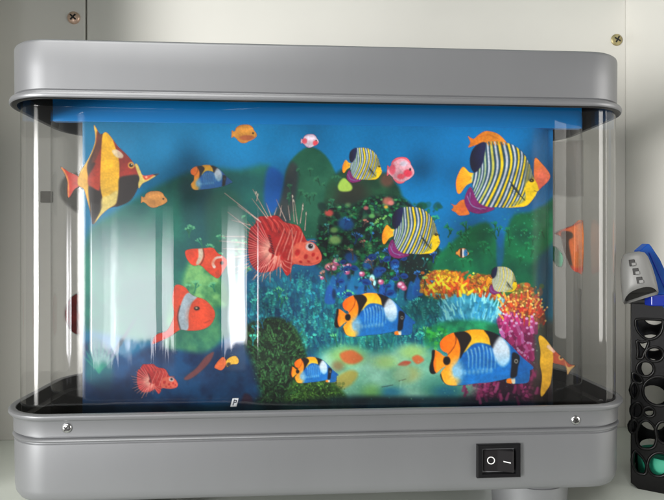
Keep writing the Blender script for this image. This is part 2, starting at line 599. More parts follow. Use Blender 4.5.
# two narrow moulded ridges down each rounded end
def ridge(pts, px, wid, hgt, tilt):
    best = min(range(len(pts)), key=lambda i: abs(proj_px(pts[i]) - px) + (1000 if pts[i][1] > 46 else 0))
    c = pts[best]
    out = []
    for (x, y) in pts:
        d = math.hypot(x - c[0], y - c[1])
        if d < wid * 3:
            g = hgt * math.exp(-(d / wid) ** 2)
            out.append((x, y - g))
        else:
            out.append((x, y))
    return out
def proj_px(pt):
    v = np.array([pt[0], pt[1], 0]) - CAM
    return 332 + FPX * (v @ RT) / (v @ FW)
for px, wid, hgt in ((598, 1.2, 0.5), (606, 1.0, 0.4)):
    outl = ridge(outl, px, wid, hgt, 0)
bm = bmesh.new()
zs = [-89.0, -60, -30, 0, 30, 60, 84.0]
rings = [[bm.verts.new((x, y, z)) for x, y in outl] for z in zs]
nn = len(outl)
for a, b in zip(rings[:-1], rings[1:]):
    for i in range(nn):
        j = (i + 1) % nn
        bm.faces.new((a[i], a[j], b[j], b[i]))
shell = lamp('clear_shell', bm, M['shell'])

# ------------------------------------------------------------------ fish film (clear oval band)
FHW, FY0, FY1, FR = 157.5, 11.0, 83.0, 36.0
fo = oval(0, hw=FHW, y0=FY0, y1=FY1, r=FR, n=40)
bm = bmesh.new()
ra = [bm.verts.new((x, y, -91.0)) for x, y in fo]
rb = [bm.verts.new((x, y, 80.0)) for x, y in fo]
for i in range(len(fo)):
    j = (i + 1) % len(fo)
    bm.faces.new((ra[i], ra[j], rb[j], rb[i]))
film = lamp('fish_film', bm, M['film'])

def film_y(x, back):
    ex = np.clip(np.abs(x) - (FHW - FR), 0, FR)
    c = np.sqrt(np.maximum(FR * FR - ex * ex, 0))
    return (FY0 + FR) + (c if back else -c)

def to_film(px, py, back=False, off=0.25):
    """photo position -> point on the film band (mm)"""
    d = (FW[None, :] + ((px - 332.0) / FPX)[:, None] * RT[None, :] + ((250.0 - py) / FPX)[:, None] * UP[None, :])
    lo = np.full(len(px), FY0 - 1.0) if not back else np.full(len(px), FY0 + FR)
    hi = np.full(len(px), FY0 + FR) if not back else np.full(len(px), FY1 + 1.0)
    for _ in range(30):
        mid = (lo + hi) / 2
        t = (mid - CAM[1]) / d[:, 1]
        x = CAM[0] + t * d[:, 0]
        g = mid - film_y(x, back)
        inside = g > 0
        hi = np.where(inside, mid, hi)
        lo = np.where(inside, lo, mid)
    y = (lo + hi) / 2 - off
    t = (y - CAM[1]) / d[:, 1]
    return CAM[None, :] + t[:, None] * d

# ------------------------------------------------------------------ the printer: colour fields drawn in numpy
def C(r, g, b):
    return np.array([r, g, b], float) / 255.0

def spline(pts, sub=5, closed=True):
    p = np.array(pts, float)
    n = len(p)
    out = []
    rg = range(n) if closed else range(n - 1)
    for i in rg:
        if closed:
            p0, p1, p2, p3 = p[(i - 1) % n], p[i], p[(i + 1) % n], p[(i + 2) % n]
        else:
            p0, p1, p2, p3 = p[max(i - 1, 0)], p[i], p[i + 1], p[min(i + 2, n - 1)]
        for k in range(sub):
            t = k / sub
            out.append(0.5 * ((2 * p1) + (-p0 + p2) * t + (2 * p0 - 5 * p1 + 4 * p2 - p3) * t * t + (-p0 + 3 * p1 - 3 * p2 + p3) * t ** 3))
    if not closed:
        out.append(p[-1])
    return np.array(out)

class Print:
    def __init__(s, x0, y0, x1, y1, res):
        s.x0, s.y0, s.res = x0, y0, res
        s.w, s.h = int((x1 - x0) * res) + 2, int((y1 - y0) * res) + 2
        s.rgb = np.zeros((s.h, s.w, 3))
        s.a = np.zeros((s.h, s.w))
        s.ox = s.oy = 0.0
        s.sx = s.sy = 1.0
        s.layer = None
    def frame(s, ox, oy, sx, sy=None):
        s.ox, s.oy, s.sx, s.sy = ox, oy, sx, sy if sy else sx
    def T(s, pts):
        p = np.array(pts, float)
        return np.stack([s.ox + p[:, 0] * s.sx, s.oy + p[:, 1] * s.sy], 1)
    def win(s, xa, ya, xb, yb):
        i0 = max(int((ya - s.y0) * s.res) - 1, 0); i1 = min(int((yb - s.y0) * s.res) + 3, s.h)
        j0 = max(int((xa - s.x0) * s.res) - 1, 0); j1 = min(int((xb - s.x0) * s.res) + 3, s.w)
        if i1 <= i0 or j1 <= j0:
            return None
        Y, X = np.mgrid[i0:i1, j0:j1]
        return (slice(i0, i1), slice(j0, j1)), s.x0 + X / s.res, s.y0 + Y / s.res
    def put(s, sl, m, col, clip):
        if clip:
            m = m * s.a[sl]
        elif s.layer != 'keep':
            s.a[sl] = s.a[sl] + m * (1 - s.a[sl])
        if isinstance(col, np.ndarray) and col.ndim == 1:
            col = col[None, None, :]
        s.rgb[sl] = s.rgb[sl] * (1 - m[..., None]) + col * m[..., None]
    def poly(s, pts, col, soft=0.5, op=1.0, clip=False, sub=5, raw=False):
        P = s.T(pts) if not raw else np.array(pts, float)
        if sub > 1:
            P = spline(P, sub)
        r = s.win(P[:, 0].min() - soft, P[:, 1].min() - soft, P[:, 0].max() + soft, P[:, 1].max() + soft)
        if r is None:
            return
        sl, X, Y = r
        inside = np.zeros(X.shape, bool)
        d2 = np.full(X.shape, 1e9)
        Q = np.roll(P, -1, 0)
        for (ax, ay), (bx, by) in zip(P, Q):
            if ay != by:
                c = (ay > Y) != (by > Y)
                inside ^= c & (X < (bx - ax) * (Y - ay) / (by - ay) + ax)
            ux, uy = bx - ax, by - ay
            L = ux * ux + uy * uy + 1e-9
            t = np.clip(((X - ax) * ux + (Y - ay) * uy) / L, 0, 1)
            d2 = np.minimum(d2, (X - ax - t * ux) ** 2 + (Y - ay - t * uy) ** 2)
        d = np.sqrt(d2) * np.where(inside, -1, 1)
        m = np.clip(0.5 - d / (2 * soft), 0, 1)
        m = m * m * (3 - 2 * m) * op
        s.put(sl, m, col(X, Y) if callable(col) else col, clip)
    def ell(s, cx, cy, rx, ry, col, soft=0.3, op=1.0, clip=False, ang=0.0, raw=False):
        """soft is a share of the radius"""
        if not raw:
            cx, cy, rx, ry = s.ox + cx * s.sx, s.oy + cy * s.sy, rx * s.sx, ry * s.sy
        R = max(rx, ry) * (1 + soft)
        r = s.win(cx - R, cy - R, cx + R, cy + R)
        if r is None:
            return
        sl, X, Y = r
        ca, sa = math.cos(ang), math.sin(ang)
        u = ((X - cx) * ca + (Y - cy) * sa) / rx
        v = (-(X - cx) * sa + (Y - cy) * ca) / ry
        q = np.sqrt(u * u + v * v)
        m = np.clip((1 + soft - q) / (2 * soft), 0, 1)
        m = m * m * (3 - 2 * m) * op
        s.put(sl, m, col(X, Y) if callable(col) else col, clip)
    def line(s, pts, w0, w1, col, op=1.0, clip=False, soft=0.35, sub=4, raw=False):
        P = s.T(pts) if not raw else np.array(pts, float)
        if not raw:
            w0, w1 = w0 * s.sx, w1 * s.sx
        if len(P) > 2 and sub > 1:
            P = spline(P, sub, False)
        W_ = max(w0, w1) + soft
        r = s.win(P[:, 0].min() - W_, P[:, 1].min() - W_, P[:, 0].max() + W_, P[:, 1].max() + W_)
        if r is None:
            return
        sl, X, Y = r
        m = np.zeros(X.shape)
        n = len(P) - 1
        for i in range(n):
            (ax, ay), (bx, by) = P[i], P[i + 1]
            ux, uy = bx - ax, by - ay
            L = ux * ux + uy * uy + 1e-9
            t = np.clip(((X - ax) * ux + (Y - ay) * uy) / L, 0, 1)
            d = np.sqrt((X - ax - t * ux) ** 2 + (Y - ay - t * uy) ** 2)
            wd = (w0 + (w1 - w0) * (i + t) / n) / 2
            m = np.maximum(m, np.clip((wd + soft - d) / (2 * soft), 0, 1))
        s.put(sl, m * op, col, clip)
    def sample(s, px, py):
        u = np.clip((px - s.x0) * s.res, 0, s.w - 1.001); v = np.clip((py - s.y0) * s.res, 0, s.h - 1.001)
        j, i = u.astype(int), v.astype(int)
        fu, fv = (u - j)[:, None], (v - i)[:, None]
        A = np.concatenate([s.rgb, s.a[..., None]], 2)
        return (A[i, j] * (1 - fu) * (1 - fv) + A[i, j + 1] * fu * (1 - fv) + A[i + 1, j] * (1 - fu) * fv + A[i + 1, j + 1] * fu * fv)

def vnoise(X, Y, scale, seed, octs=3):
    out = np.zeros(X.shape); amp, tot = 1.0, 0.0
    for o in range(octs):
        g = np.random.default_rng(seed + o).random((128, 128))
        u = (X / scale * 2 ** o) % 127; v = (Y / scale * 2 ** o) % 127
        j, i = u.astype(int), v.astype(int)
        fu, fv = u - j, v - i
        fu = fu * fu * (3 - 2 * fu); fv = fv * fv * (3 - 2 * fv)
        out += amp * (g[i, j] * (1 - fu) * (1 - fv) + g[i, j + 1] * fu * (1 - fv) + g[i + 1, j] * (1 - fu) * fv + g[i + 1, j + 1] * fu * fv)
        tot += amp; amp *= 0.5
    return out / tot

def to_lin(c):
    c = np.clip(c, 0, 1)
    return np.where(c <= 0.04045, c / 12.92, ((c + 0.055) / 1.055) ** 2.4)

def grid_mesh(name, P, cols, nx, ny, keep, m, parent, INK=(1.15, 1.8, 1.6)):
    """P, cols: (ny*nx, 3/4)"""
    idx = np.arange(nx * ny).reshape(ny, nx)
    q = np.stack([idx[:-1, :-1], idx[1:, :-1], idx[1:, 1:], idx[:-1, 1:]], -1).reshape(-1, 4)
    if keep is not None:
        q = q[keep[q].any(1)]
    used = np.unique(q)
    remap = np.zeros(nx * ny, int); remap[used] = np.arange(len(used))
    q = remap[q]
    V = P[used] * MM
    me = bpy.data.meshes.new(name)
    me.vertices.add(len(V)); me.vertices.foreach_set('co', V.astype(np.float32).ravel())
    me.loops.add(q.size); me.loops.foreach_set('vertex_index', q.astype(np.int32).ravel())
    me.polygons.add(len(q))
    me.polygons.foreach_set('loop_start', np.arange(0, q.size, 4, dtype=np.int32))
    me.update(calc_edges=True)
    ca = me.color_attributes.new('ink', 'FLOAT_COLOR', 'POINT')
    c4 = np.concatenate([np.clip(to_lin(cols[used, :3]) * np.array(INK), 0, 0.9), np.clip(cols[used, 3:4], 0, 1)], 1)
    ca.data.foreach_set('color', c4.astype(np.float32).ravel())
    me.validate()
    me.materials.append(m)
    o = bpy.data.objects.new(name, me)
    COL.objects.link(o)
    if parent is LAMP:
        under(o, LAMP)
    else:
        o.parent = parent
    return o

# ------------------------------------------------------------------ backdrop print
def paint_backdrop():
    B = Print(72, 108, 566, 416, 2.0)
    B.layer = 'keep'
    B.a[:] = 1
    Y, X = np.mgrid[0:B.h, 0:B.w]
    X = B.x0 + X / B.res; Y = B.y0 + Y / B.res
    t = np.clip((Y - 120) / 180, 0, 1)[..., None]
    u = np.clip((X - 90) / 380, 0, 1)[..., None]
    top = C(8, 106, 146) * (1 - u) + C(0, 118, 180) * u
    low = C(16, 90, 122) * (1 - u) + C(0, 102, 156) * u
    B.rgb = top * (1 - t) + low * t
    n = vnoise(X, Y, 60, 3)[..., None] - 0.5
    B.rgb = B.rgb * (1 + 0.22 * n)
    R = np.random.default_rng(11)
    def mottled(c1, c2, scale, seed):
        def f(X, Y):
            k = np.clip((vnoise(X, Y, scale, seed, 4) - 0.3) / 0.4, 0, 1)[..., None]
            return c1 * (1 - k) + c2 * k
        return f
    def cells(sx, sy, pal, seed, edge=0.55, jit=0.8):
        """close-packed polyps: every cell one colour, darker where cells meet"""
        pal = np.array(pal)
        rr_ = np.random.default_rng(seed)
        jx, jy, ji, jv = rr_.random((97, 97)), rr_.random((97, 97)), rr_.integers(0, len(pal), (97, 97)), rr_.uniform(0.65, 1.25, (97, 97))
        def f(X, Y):
            w = vnoise(X, Y, 9, seed, 2) * 6
            u, v = (X + w) / sx, (Y + w * 0.7) / sy
            iu, iv = np.floor(u).astype(int), np.floor(v).astype(int)
            b1 = np.full(X.shape, 9.0); b2 = np.full(X.shape, 9.0); k = np.zeros(X.shape, int); l = np.ones(X.shape)
            for a in (-1, 0, 1):
                for b in (-1, 0, 1):
                    p, q = (iu + a) % 97, (iv + b) % 97
                    d = np.hypot(iu + a + 0.5 + (jx[p, q] - 0.5) * jit - u, iv + b + 0.5 + (jy[p, q] - 0.5) * jit - v)
                    near = d < b1
                    b2 = np.where(near, b1, np.minimum(b2, d))
                    k = np.where(near, ji[p, q], k); l = np.where(near, jv[p, q], l)
                    b1 = np.where(near, d, b1)
            e = np.clip((b2 - b1) / 0.35, 0, 1)
            return np.clip(pal[k] * (l * (edge + (1 - edge) * e) * (1.15 - 0.35 * np.clip(b1, 0, 1)))[..., None], 0, 1)
        return f
    def dabs(nr, xa, ya, xb, yb, r0, r1, cols, op=0.85, soft=0.3, asp=1.6, poly=None):
        for _ in range(nr):
            x, y = R.uniform(xa, xb), R.uniform(ya, yb)
            r = R.uniform(r0, r1)
            c = cols[R.integers(len(cols))] * R.uniform(0.8, 1.15)
            B.ell(x, y, r * R.uniform(0.7, asp), r, c, soft, op * R.uniform(0.5, 1), ang=R.uniform(0, 3.14), raw=True)
    # far hills
    B.poly([(86, 240), (110, 215), (150, 190), (190, 172), (215, 168), (240, 170), (268, 165), (272, 190), (275, 230), (268, 330), (86, 330)], mottled(C(22, 78, 78), C(38, 100, 88), 26, 21), 5, 0.9, raw=True, sub=3)
    B.poly([(180, 190), (195, 178), (215, 195), (210, 240), (190, 250)], C(28, 62, 80), 6, 0.5, raw=True)
    B.poly([(205, 205), (222, 190), (240, 200), (250, 250), (215, 262)], C(45, 80, 70), 6, 0.6, raw=True)
    B.poly([(284, 180), (290, 162), (302, 150), (312, 147), (325, 155), (335, 172), (342, 195), (348, 230), (300, 240), (272, 240), (278, 205)], mottled(C(30, 82, 68), C(46, 92, 76), 14, 31), 1.6, raw=True, sub=3)
    B.poly([(286, 172), (292, 162), (298, 170), (296, 195), (290, 220), (284, 240), (268, 240), (276, 210), (282, 190)], mottled(C(56, 52, 64), C(70, 60, 66), 10, 32), 3, 0.9, raw=True)
    B.poly([(268, 168), (283, 176), (280, 200), (272, 214), (264, 200)], C(8, 78, 150), 3, 0.9, raw=True)
    B.poly([(326, 190), (338, 172), (352, 168), (378, 172), (392, 178), (402, 196), (402, 225), (330, 232)], mottled(C(34, 64, 52), C(44, 84, 62), 12, 33), 3, raw=True)
    B.ell(352, 192, 16, 13, C(58, 48, 44), 0.6, 0.9, raw=True)
    B.ell(350, 205, 20, 10, C(46, 44, 42), 0.6, 0.8, raw=True)
    B.ell(387, 180, 7, 7, C(122, 72, 66), 0.5, 0.9, raw=True)
    # centre reef
    B.poly([(322, 212), (335, 205), (352, 205), (372, 197), (392, 196), (410, 204), (436, 245), (445, 262), (442, 290), (400, 305), (330, 300), (316, 260)], mottled(C(14, 48, 46), C(22, 92, 66), 11, 41), 3, raw=True)
    reef = [(322, 212), (335, 205), (352, 205), (372, 197), (392, 196), (410, 204), (436, 245), (445, 262), (442, 290), (400, 305), (330, 300), (316, 260)]
    B.poly(reef, cells(3.4, 2.8, [C(14, 70, 54), C(20, 100, 70), C(12, 40, 44), C(20, 24, 36), C(16, 84, 62), C(18, 52, 60), C(70, 120, 76)], 141), 3, 0.8, raw=True)
    dabs(120, 322, 203, 440, 275, 1.0, 4.5, [C(12, 92, 62), C(20, 110, 72), C(16, 44, 44), C(26, 30, 40), C(20, 70, 60)], 0.8)
    dabs(60, 326, 203, 420, 268, 0.8, 3.2, [C(140, 172, 110), C(96, 150, 90), C(168, 184, 130), C(70, 140, 96)], 0.6, 0.8)
    for k in range(26):
        x, y = R.uniform(328, 440), R.uniform(206, 290)
        B.ell(x, y, R.uniform(3, 8), R.uniform(2, 5), C(12, 18, 30), 0.6, R.uniform(0.5, 0.9), ang=R.uniform(0, 3), raw=True)
    for (x, y, r) in ((346, 224, 8), (351, 258, 6.5), (368, 264, 6), (395, 265, 5), (356, 281, 6), (351, 290, 7), (378, 272, 6), (340, 278, 6)):
        B.ell(x, y, r, r * 0.8, C(24, 78, 150), 0.4, 0.8, raw=True, ang=R.uniform(0, 3))
    for (x, y, r, c) in ((329, 213, 4.5, C(206, 74, 74)), (388, 201, 5.5, C(196, 100, 94)), (391, 203, 3, C(226, 120, 120)), (366, 208, 2.6, C(196, 96, 104)), (335, 240, 6, C(170, 180, 120)), (386, 207, 2, C(230, 150, 60)), (334, 230, 4, C(130, 150, 96)), (372, 216, 3, C(120, 160, 100))):
        B.ell(x, y, r, r * 0.75, c, 0.5, 0.9, raw=True)
    B.poly([(338, 185), (344, 178), (352, 186), (350, 191), (340, 191)], C(190, 190, 90), 1.2, 0.85, raw=True)
    B.poly([(400, 255), (418, 246), (428, 252), (426, 268), (432, 285), (416, 296), (398, 292), (402, 272)], mottled(C(20, 28, 34), C(30, 40, 44), 8, 42), 3, 0.9, raw=True)
    # right hills
    B.poly([(430, 282), (436, 258), (450, 244), (466, 230), (486, 222), (494, 232), (500, 248), (506, 232), (514, 215), (530, 212), (545, 205), (566, 200), (566, 330), (430, 320)], mottled(C(0, 78, 62), C(8, 108, 74), 18, 51), 3, raw=True, sub=3)
    B.poly([(497, 236), (504, 236), (503, 262), (497, 266)], C(10, 84, 140), 2, 0.7, raw=True)
    B.poly([(536, 300), (538, 262), (546, 250), (566, 240), (566, 330), (540, 330)], C(30, 72, 110), 4, 0.75, raw=True)
    dabs(36, 500, 205, 540, 252, 0.4, 0.9, [C(120, 180, 150)], 0.4)
    # teal weed field
    B.poly([(250, 290), (300, 268), (330, 276), (360, 292), (400, 296), (445, 300), (470, 310), (470, 350), (440, 356), (250, 352)], mottled(C(12, 72, 106), C(26, 112, 118), 13, 61), 6, raw=True, sub=3)
    B.poly([(246, 250), (300, 262), (325, 270), (322, 300), (250, 330)], mottled(C(10, 66, 108), C(18, 92, 128), 12, 62), 6, 0.85, raw=True)
    for _ in range(210):
        x, y = R.uniform(250, 446), R.uniform(285, 350)
        hgt = R.uniform(6, 22)
        c = [C(70, 160, 148), C(60, 140, 150), C(46, 128, 120), C(110, 180, 168)][R.integers(4)]
        B.line([(x, y), (x + R.uniform(-2, 2), y - hgt * 0.5), (x + R.uniform(-3, 3), y - hgt)], R.uniform(1.2, 2.6), 0.6, c, R.uniform(0.25, 0.65), raw=True, soft=0.7)
        for k in range(5):
            B.ell(x + R.uniform(-2, 2), y - hgt * k / 5, 0.9, 0.7, c * 1.15, 0.5, 0.5, raw=True)
    for _ in range(46):
        x, y = R.uniform(334, 440), R.uniform(322, 346)
        c = [C(120, 178, 160), C(90, 160, 120), C(40, 120, 96)][R.integers(3)]
        B.line([(x, y + 8), (x + R.uniform(-2, 2), y)], 1.6, 0.8, c, 0.5, raw=True, soft=0.6)
    B.poly([(250, 285), (300, 272), (330, 282), (360, 300), (400, 304), (445, 306), (466, 314), (462, 346), (440, 350), (252, 346)], cells(2.6, 5.0, [C(14, 78, 108), C(24, 104, 122), C(12, 56, 92), C(40, 132, 134), C(60, 150, 146), C(16, 66, 84)], 161, 0.75), 5, 0.32, raw=True)
    # blue finger tufts and pink buds
    for (x, y) in ((334, 284), (343, 288), (352, 284), (362, 290), (372, 285), (383, 292), (392, 288), (402, 296), (345, 275), (358, 276), (330, 294), (412, 290), (418, 286)):
        B.poly([(x - 5, y + 9), (x - 4, y - 3), (x - 1, y - 9), (x + 3, y - 4), (x + 5, y + 9)], C(*(R.uniform(20, 40), R.uniform(72, 104), R.uniform(130, 170))), 1.2, 0.85, raw=True)
        B.ell(x + 4, y, 2, 5, C(14, 30, 60), 0.5, 0.7, raw=True)
    for (x, y, r) in ((329, 267, 4), (337, 262, 4.5), (344, 268, 4), (349, 266, 3), (362, 274, 3), (381, 282, 3), (401, 285, 4), (404, 288, 3), (322, 278, 2), (347, 272, 3), (334, 268, 3)):
        B.ell(x, y, r, r * 0.9, C(208, 84, 128), 0.4, 0.9, raw=True)
        B.ell(x - 1, y - 1, r * 0.5, r * 0.4, C(240, 176, 200), 0.5, 0.9, raw=True)
    B.ell(372, 278, 2.4, 3.5, C(200, 215, 225), 0.4, 0.9, raw=True)
    B.ell(374, 283, 2, 3, C(190, 205, 215), 0.4, 0.9, raw=True)
    # orange corals
    B.poly([(420, 284), (428, 274), (440, 270), (456, 272), (466, 280), (478, 274), (494, 278), (502, 290), (498, 300), (470, 300), (430, 298)], mottled(C(150, 76, 40), C(200, 120, 40), 6, 71), 1.5, raw=True)
    dabs(190, 422, 271, 502, 297, 0.7, 2.4, [C(232, 170, 40), C(228, 96, 40), C(236, 140, 50), C(150, 60, 36), C(120, 60, 40), C(240, 190, 70), C(200, 76, 50)], 0.85)
    for a in np.linspace(-0.5, 2.4, 9):
        B.line([(450, 290), (450 + 13 * math.cos(a - 0.6), 286 - 14 * abs(math.sin(a)))], 4.5, 3.0, C(226, 84, 30), 0.75, raw=True, soft=0.8)
    dabs(40, 436, 270, 458, 280, 0.8, 2, [C(250, 200, 50), C(244, 170, 30)], 0.9)
    dabs(70, 474, 276, 490, 292, 0.6, 1.5, [C(222, 182, 60), C(120, 76, 44), C(206, 150, 60)], 0.9)
    B.poly([(500, 305), (506, 292), (518, 284), (530, 288), (538, 300), (545, 322), (520, 326), (500, 318)], mottled(C(166, 60, 46), C(212, 110, 60), 6, 72), 2, raw=True)
    dabs(170, 500, 284, 544, 328, 0.7, 2.6, [C(226, 90, 50), C(210, 60, 50), C(236, 140, 70), C(150, 50, 50), C(226, 170, 80), C(90, 90, 50)], 0.85)
    B.ell(518, 293, 6, 4.5, C(150, 150, 60), 0.5, 0.9, raw=True)
    B.poly([(500, 294), (510, 286), (516, 284), (512, 292), (504, 298)], C(16, 120, 60), 1, raw=True)
    B.poly([(420, 284), (428, 274), (440, 270), (456, 272), (466, 280), (478, 274), (494, 278), (502, 290), (498, 298), (470, 299), (430, 297)], cells(2.6, 2.4, [C(232, 150, 36), C(226, 92, 36), C(240, 190, 60), C(150, 56, 32), C(110, 56, 36), C(206, 70, 44)], 171), 1.2, 0.4, raw=True)
    B.poly([(500, 305), (506, 292), (518, 284), (530, 288), (538, 300), (545, 322), (520, 326), (500, 318)], cells(3.0, 2.6, [C(222, 84, 48), C(206, 56, 48), C(236, 150, 76), C(130, 44, 44), C(226, 180, 90), C(84, 84, 48)], 172), 1.5, 0.4, raw=True)
    # pale anemone
    B.poly([(442, 305), (452, 296), (475, 294), (494, 302), (500, 315), (492, 326), (446, 330)], mottled(C(46, 110, 140), C(80, 150, 180), 7, 73), 3, raw=True)
    for _ in range(120):
        x, y = R.uniform(442, 502), R.uniform(298, 322)
        a = (x - 472) / 50 + R.uniform(-0.3, 0.3)
        L = R.uniform(4, 9)
        c = [C(150, 194, 216), C(120, 172, 205), C(60, 140, 190), C(176, 206, 220)][R.integers(4)]
        B.line([(x, y), (x + L * math.sin(a), y - L * math.cos(a))], 1.7, 1.1, c, 0.75, raw=True, soft=0.5)
    B.poly([(424, 336), (436, 324), (460, 320), (490, 322), (500, 332), (470, 345), (430, 348)], mottled(C(20, 104, 78), C(44, 142, 96), 7, 74), 3, 0.9, raw=True)
    dabs(70, 424, 328, 448, 350, 0.8, 2.4, [C(60, 150, 70), C(90, 170, 70), C(30, 100, 60)], 0.7)
    # pink coral
    pinks = [C(214, 60, 130), C(232, 104, 170), C(170, 40, 104), C(196, 50, 120)]
    B.poly([(497, 322), (504, 314), (514, 312), (522, 316), (532, 326), (536, 345), (534, 375), (520, 370), (508, 345)], mottled(C(180, 46, 110), C(222, 84, 150), 7, 75), 2, raw=True)
    B.poly([(497, 322), (504, 314), (514, 312), (522, 316), (532, 326), (536, 345), (534, 375), (520, 370), (508, 345)], cells(3.2, 4.2, pinks, 173), 1.5, 0.6, raw=True)
    for _ in range(46):
        x, y = R.uniform(499, 534), R.uniform(314, 350)
        B.ell(x, y, R.uniform(1.2, 2.6), R.uniform(1.5, 4), [C(232, 110, 170), C(206, 60, 130), C(140, 36, 90)][R.integers(3)], 0.4, 0.75, raw=True)
    for _ in range(22):
        B.ell(R.uniform(500, 536), R.uniform(313, 350), 1.1, 1.0, C(246, 196, 220), 0.4, 0.8, raw=True)
    B.poly([(456, 408), (468, 384), (490, 372), (515, 370), (540, 362), (548, 412), (456, 412)], mottled(C(112, 34, 76), C(160, 52, 108), 9, 76), 4, raw=True)
    B.poly([(462, 404), (472, 386), (492, 375), (515, 373), (540, 365), (546, 404)], cells(4.2, 3.6, [C(150, 46, 100), C(116, 34, 80), C(176, 66, 116), C(80, 26, 62)], 174), 3, 0.6, raw=True)
    B.poly([(498, 382), (510, 376), (520, 384), (520, 412), (496, 412)], C(52, 28, 48), 4, 0.8, raw=True)
    B.poly([(536, 330), (566, 330), (566, 412), (534, 412)], mottled(C(60, 46, 46), C(84, 60, 56), 12, 77), 6, 0.85, raw=True)
    B.ell(541, 350, 4, 26, C(120, 104, 88), 0.8, 0.5, raw=True)
    # sand with pale blurred fish
    B.poly([(322, 352), (345, 346), (375, 352), (410, 345), (440, 352), (468, 372), (462, 400), (320, 402), (318, 372)], mottled(C(120, 152, 132), C(168, 186, 172), 18, 81), 9, 0.95, raw=True)
    B.ell(348, 356, 16, 9, C(158, 168, 100), 0.7, 0.8, raw=True)
    B.poly([(340, 354), (350, 350), (358, 353), (363, 359), (354, 364), (344, 362)], C(206, 98, 60), 2, 0.95, raw=True)
    B.poly([(332, 392), (336, 378), (350, 370), (358, 374), (352, 384), (340, 390)], C(176, 140, 76), 2.5, 0.9, raw=True)
    B.ell(338, 366, 6, 5, C(150, 94, 66), 0.7, 0.7, raw=True)
    B.ell(386, 362, 12, 6, C(190, 196, 130), 0.8, 0.8, raw=True)
    B.ell(412, 352, 12, 7, C(166, 172, 110), 0.7, 0.8, raw=True)
    B.poly([(398, 365), (404, 361), (411, 362), (406, 366)], C(190, 74, 60), 1.2, 0.95, raw=True)
    B.poly([(412, 358), (418, 355), (424, 360), (417, 364)], C(206, 96, 60), 1.5, 0.95, raw=True)
    B.ell(408, 374, 12, 8, C(178, 150, 96), 0.6, 0.7, raw=True)
    B.ell(402, 374, 8, 8, C(150, 166, 150), 0.6, 0.7, raw=True)
    B.line([(382, 387), (393, 385)], 0.9, 0.5, C(70, 60, 50), 0.8, raw=True)
    B.line([(399, 381), (406, 379)], 0.8, 0.5, C(80, 70, 60), 0.7, raw=True)
    B.line([(401, 381), (398, 406)], 1.6, 2.2, C(176, 190, 180), 0.6, raw=True, soft=0.8)
    B.ell(390, 392, 12, 5, C(40, 110, 150), 0.8, 0.8, raw=True)
    B.ell(372, 392, 9, 7, C(130, 160, 90), 0.8, 0.7, raw=True)
    B.ell(444, 386, 20, 10, C(60, 120, 120), 0.8, 0.6, raw=True)
    B.ell(446, 392, 12, 6, C(30, 100, 140), 0.8, 0.7, raw=True)
    # dark green bush and moss
    B.poly([(246, 330), (254, 322), (270, 318), (284, 320), (296, 330), (304, 350), (310, 372), (312, 412), (240, 412), (243, 360)], mottled(C(24, 44, 30), C(44, 70, 44), 9, 91), 3, raw=True)
    B.poly([(246, 330), (254, 322), (270, 318), (284, 320), (296, 330), (304, 350), (310, 372), (312, 404), (244, 404), (246, 360)], cells(2.2, 2.2, [C(30, 52, 34), C(48, 76, 46), C(20, 36, 26), C(64, 92, 54), C(16, 26, 22)], 191), 2.5, 0.75, raw=True)
    dabs(160, 248, 322, 308, 400, 0.6, 2.6, [C(54, 84, 50), C(36, 62, 40), C(70, 98, 58), C(20, 34, 26)], 0.5)
    B.poly([(286, 412), (292, 384), (312, 378), (332, 382), (346, 396), (348, 412)], mottled(C(50, 76, 34), C(84, 112, 50), 8, 92), 3, raw=True)
    B.poly([(288, 406), (294, 386), (312, 380), (332, 384), (344, 397), (346, 406)], cells(1.8, 1.8, [C(96, 122, 56), C(62, 88, 42), C(40, 60, 32), C(118, 140, 70)], 192), 2, 0.7, raw=True)
    dabs(160, 290, 380, 345, 404, 0.5, 1.6, [C(110, 134, 66), C(66, 92, 44), C(40, 60, 34)], 0.6)
    for _ in range(150):     # feathery fronds of the green anemone
        x, y = R.uniform(252, 304), R.uniform(328, 398)
        a = (x - 276) / 34 + R.uniform(-0.6, 0.6)
        L = R.uniform(3, 7)
        B.line([(x, y), (x + L * math.sin(a), y - L * math.cos(a))], 1.2, 0.6, [C(74, 116, 74), C(50, 92, 58), C(104, 140, 92)][R.integers(3)], 0.6, raw=True, soft=0.35)
    # left side: navy rocks, leaves, weeds
    B.poly([(80, 352), (96, 342), (110, 350), (125, 356), (150, 346), (170, 330), (186, 336), (200, 350), (225, 342), (246, 348), (248, 414), (80, 414)], mottled(C(12, 40, 78), C(18, 66, 108), 15, 93), 5, raw=True, sub=3)
    B.poly([(164, 345), (168, 310), (180, 292), (198, 292), (214, 306), (222, 336), (206, 352), (180, 350)], mottled(C(44, 92, 78), C(86, 124, 92), 10, 94), 4, 0.9, raw=True)
    B.poly([(184, 290), (186, 268), (198, 256), (214, 270), (228, 292), (226, 306), (200, 306)], mottled(C(70, 108, 76), C(140, 158, 104), 9, 95), 4, 0.85, raw=True)
    B.poly([(86, 380), (88, 350), (94, 336), (104, 346), (112, 362), (110, 390)], C(28, 92, 100), 4, 0.8, raw=True)
    for a in np.linspace(-0.9, 0.9, 9):
        B.line([(99, 372), (99 + 24 * math.sin(a), 372 - 30 * math.cos(a))], 2.4, 0.6, C(50, 120, 110), 0.7, raw=True, soft=0.6)
    for (x0, y0, x1, y1) in ((120, 344, 136, 318), (116, 350, 128, 330)):
        B.line([(x0, y0), (x1, y1)], 4, 1, C(50, 64, 84), 0.8, raw=True, soft=0.8)
    B.poly([(184, 378), (196, 368), (206, 356), (214, 352), (210, 362), (198, 374), (188, 380)], C(140, 60, 60), 1.2, 0.8, raw=True)
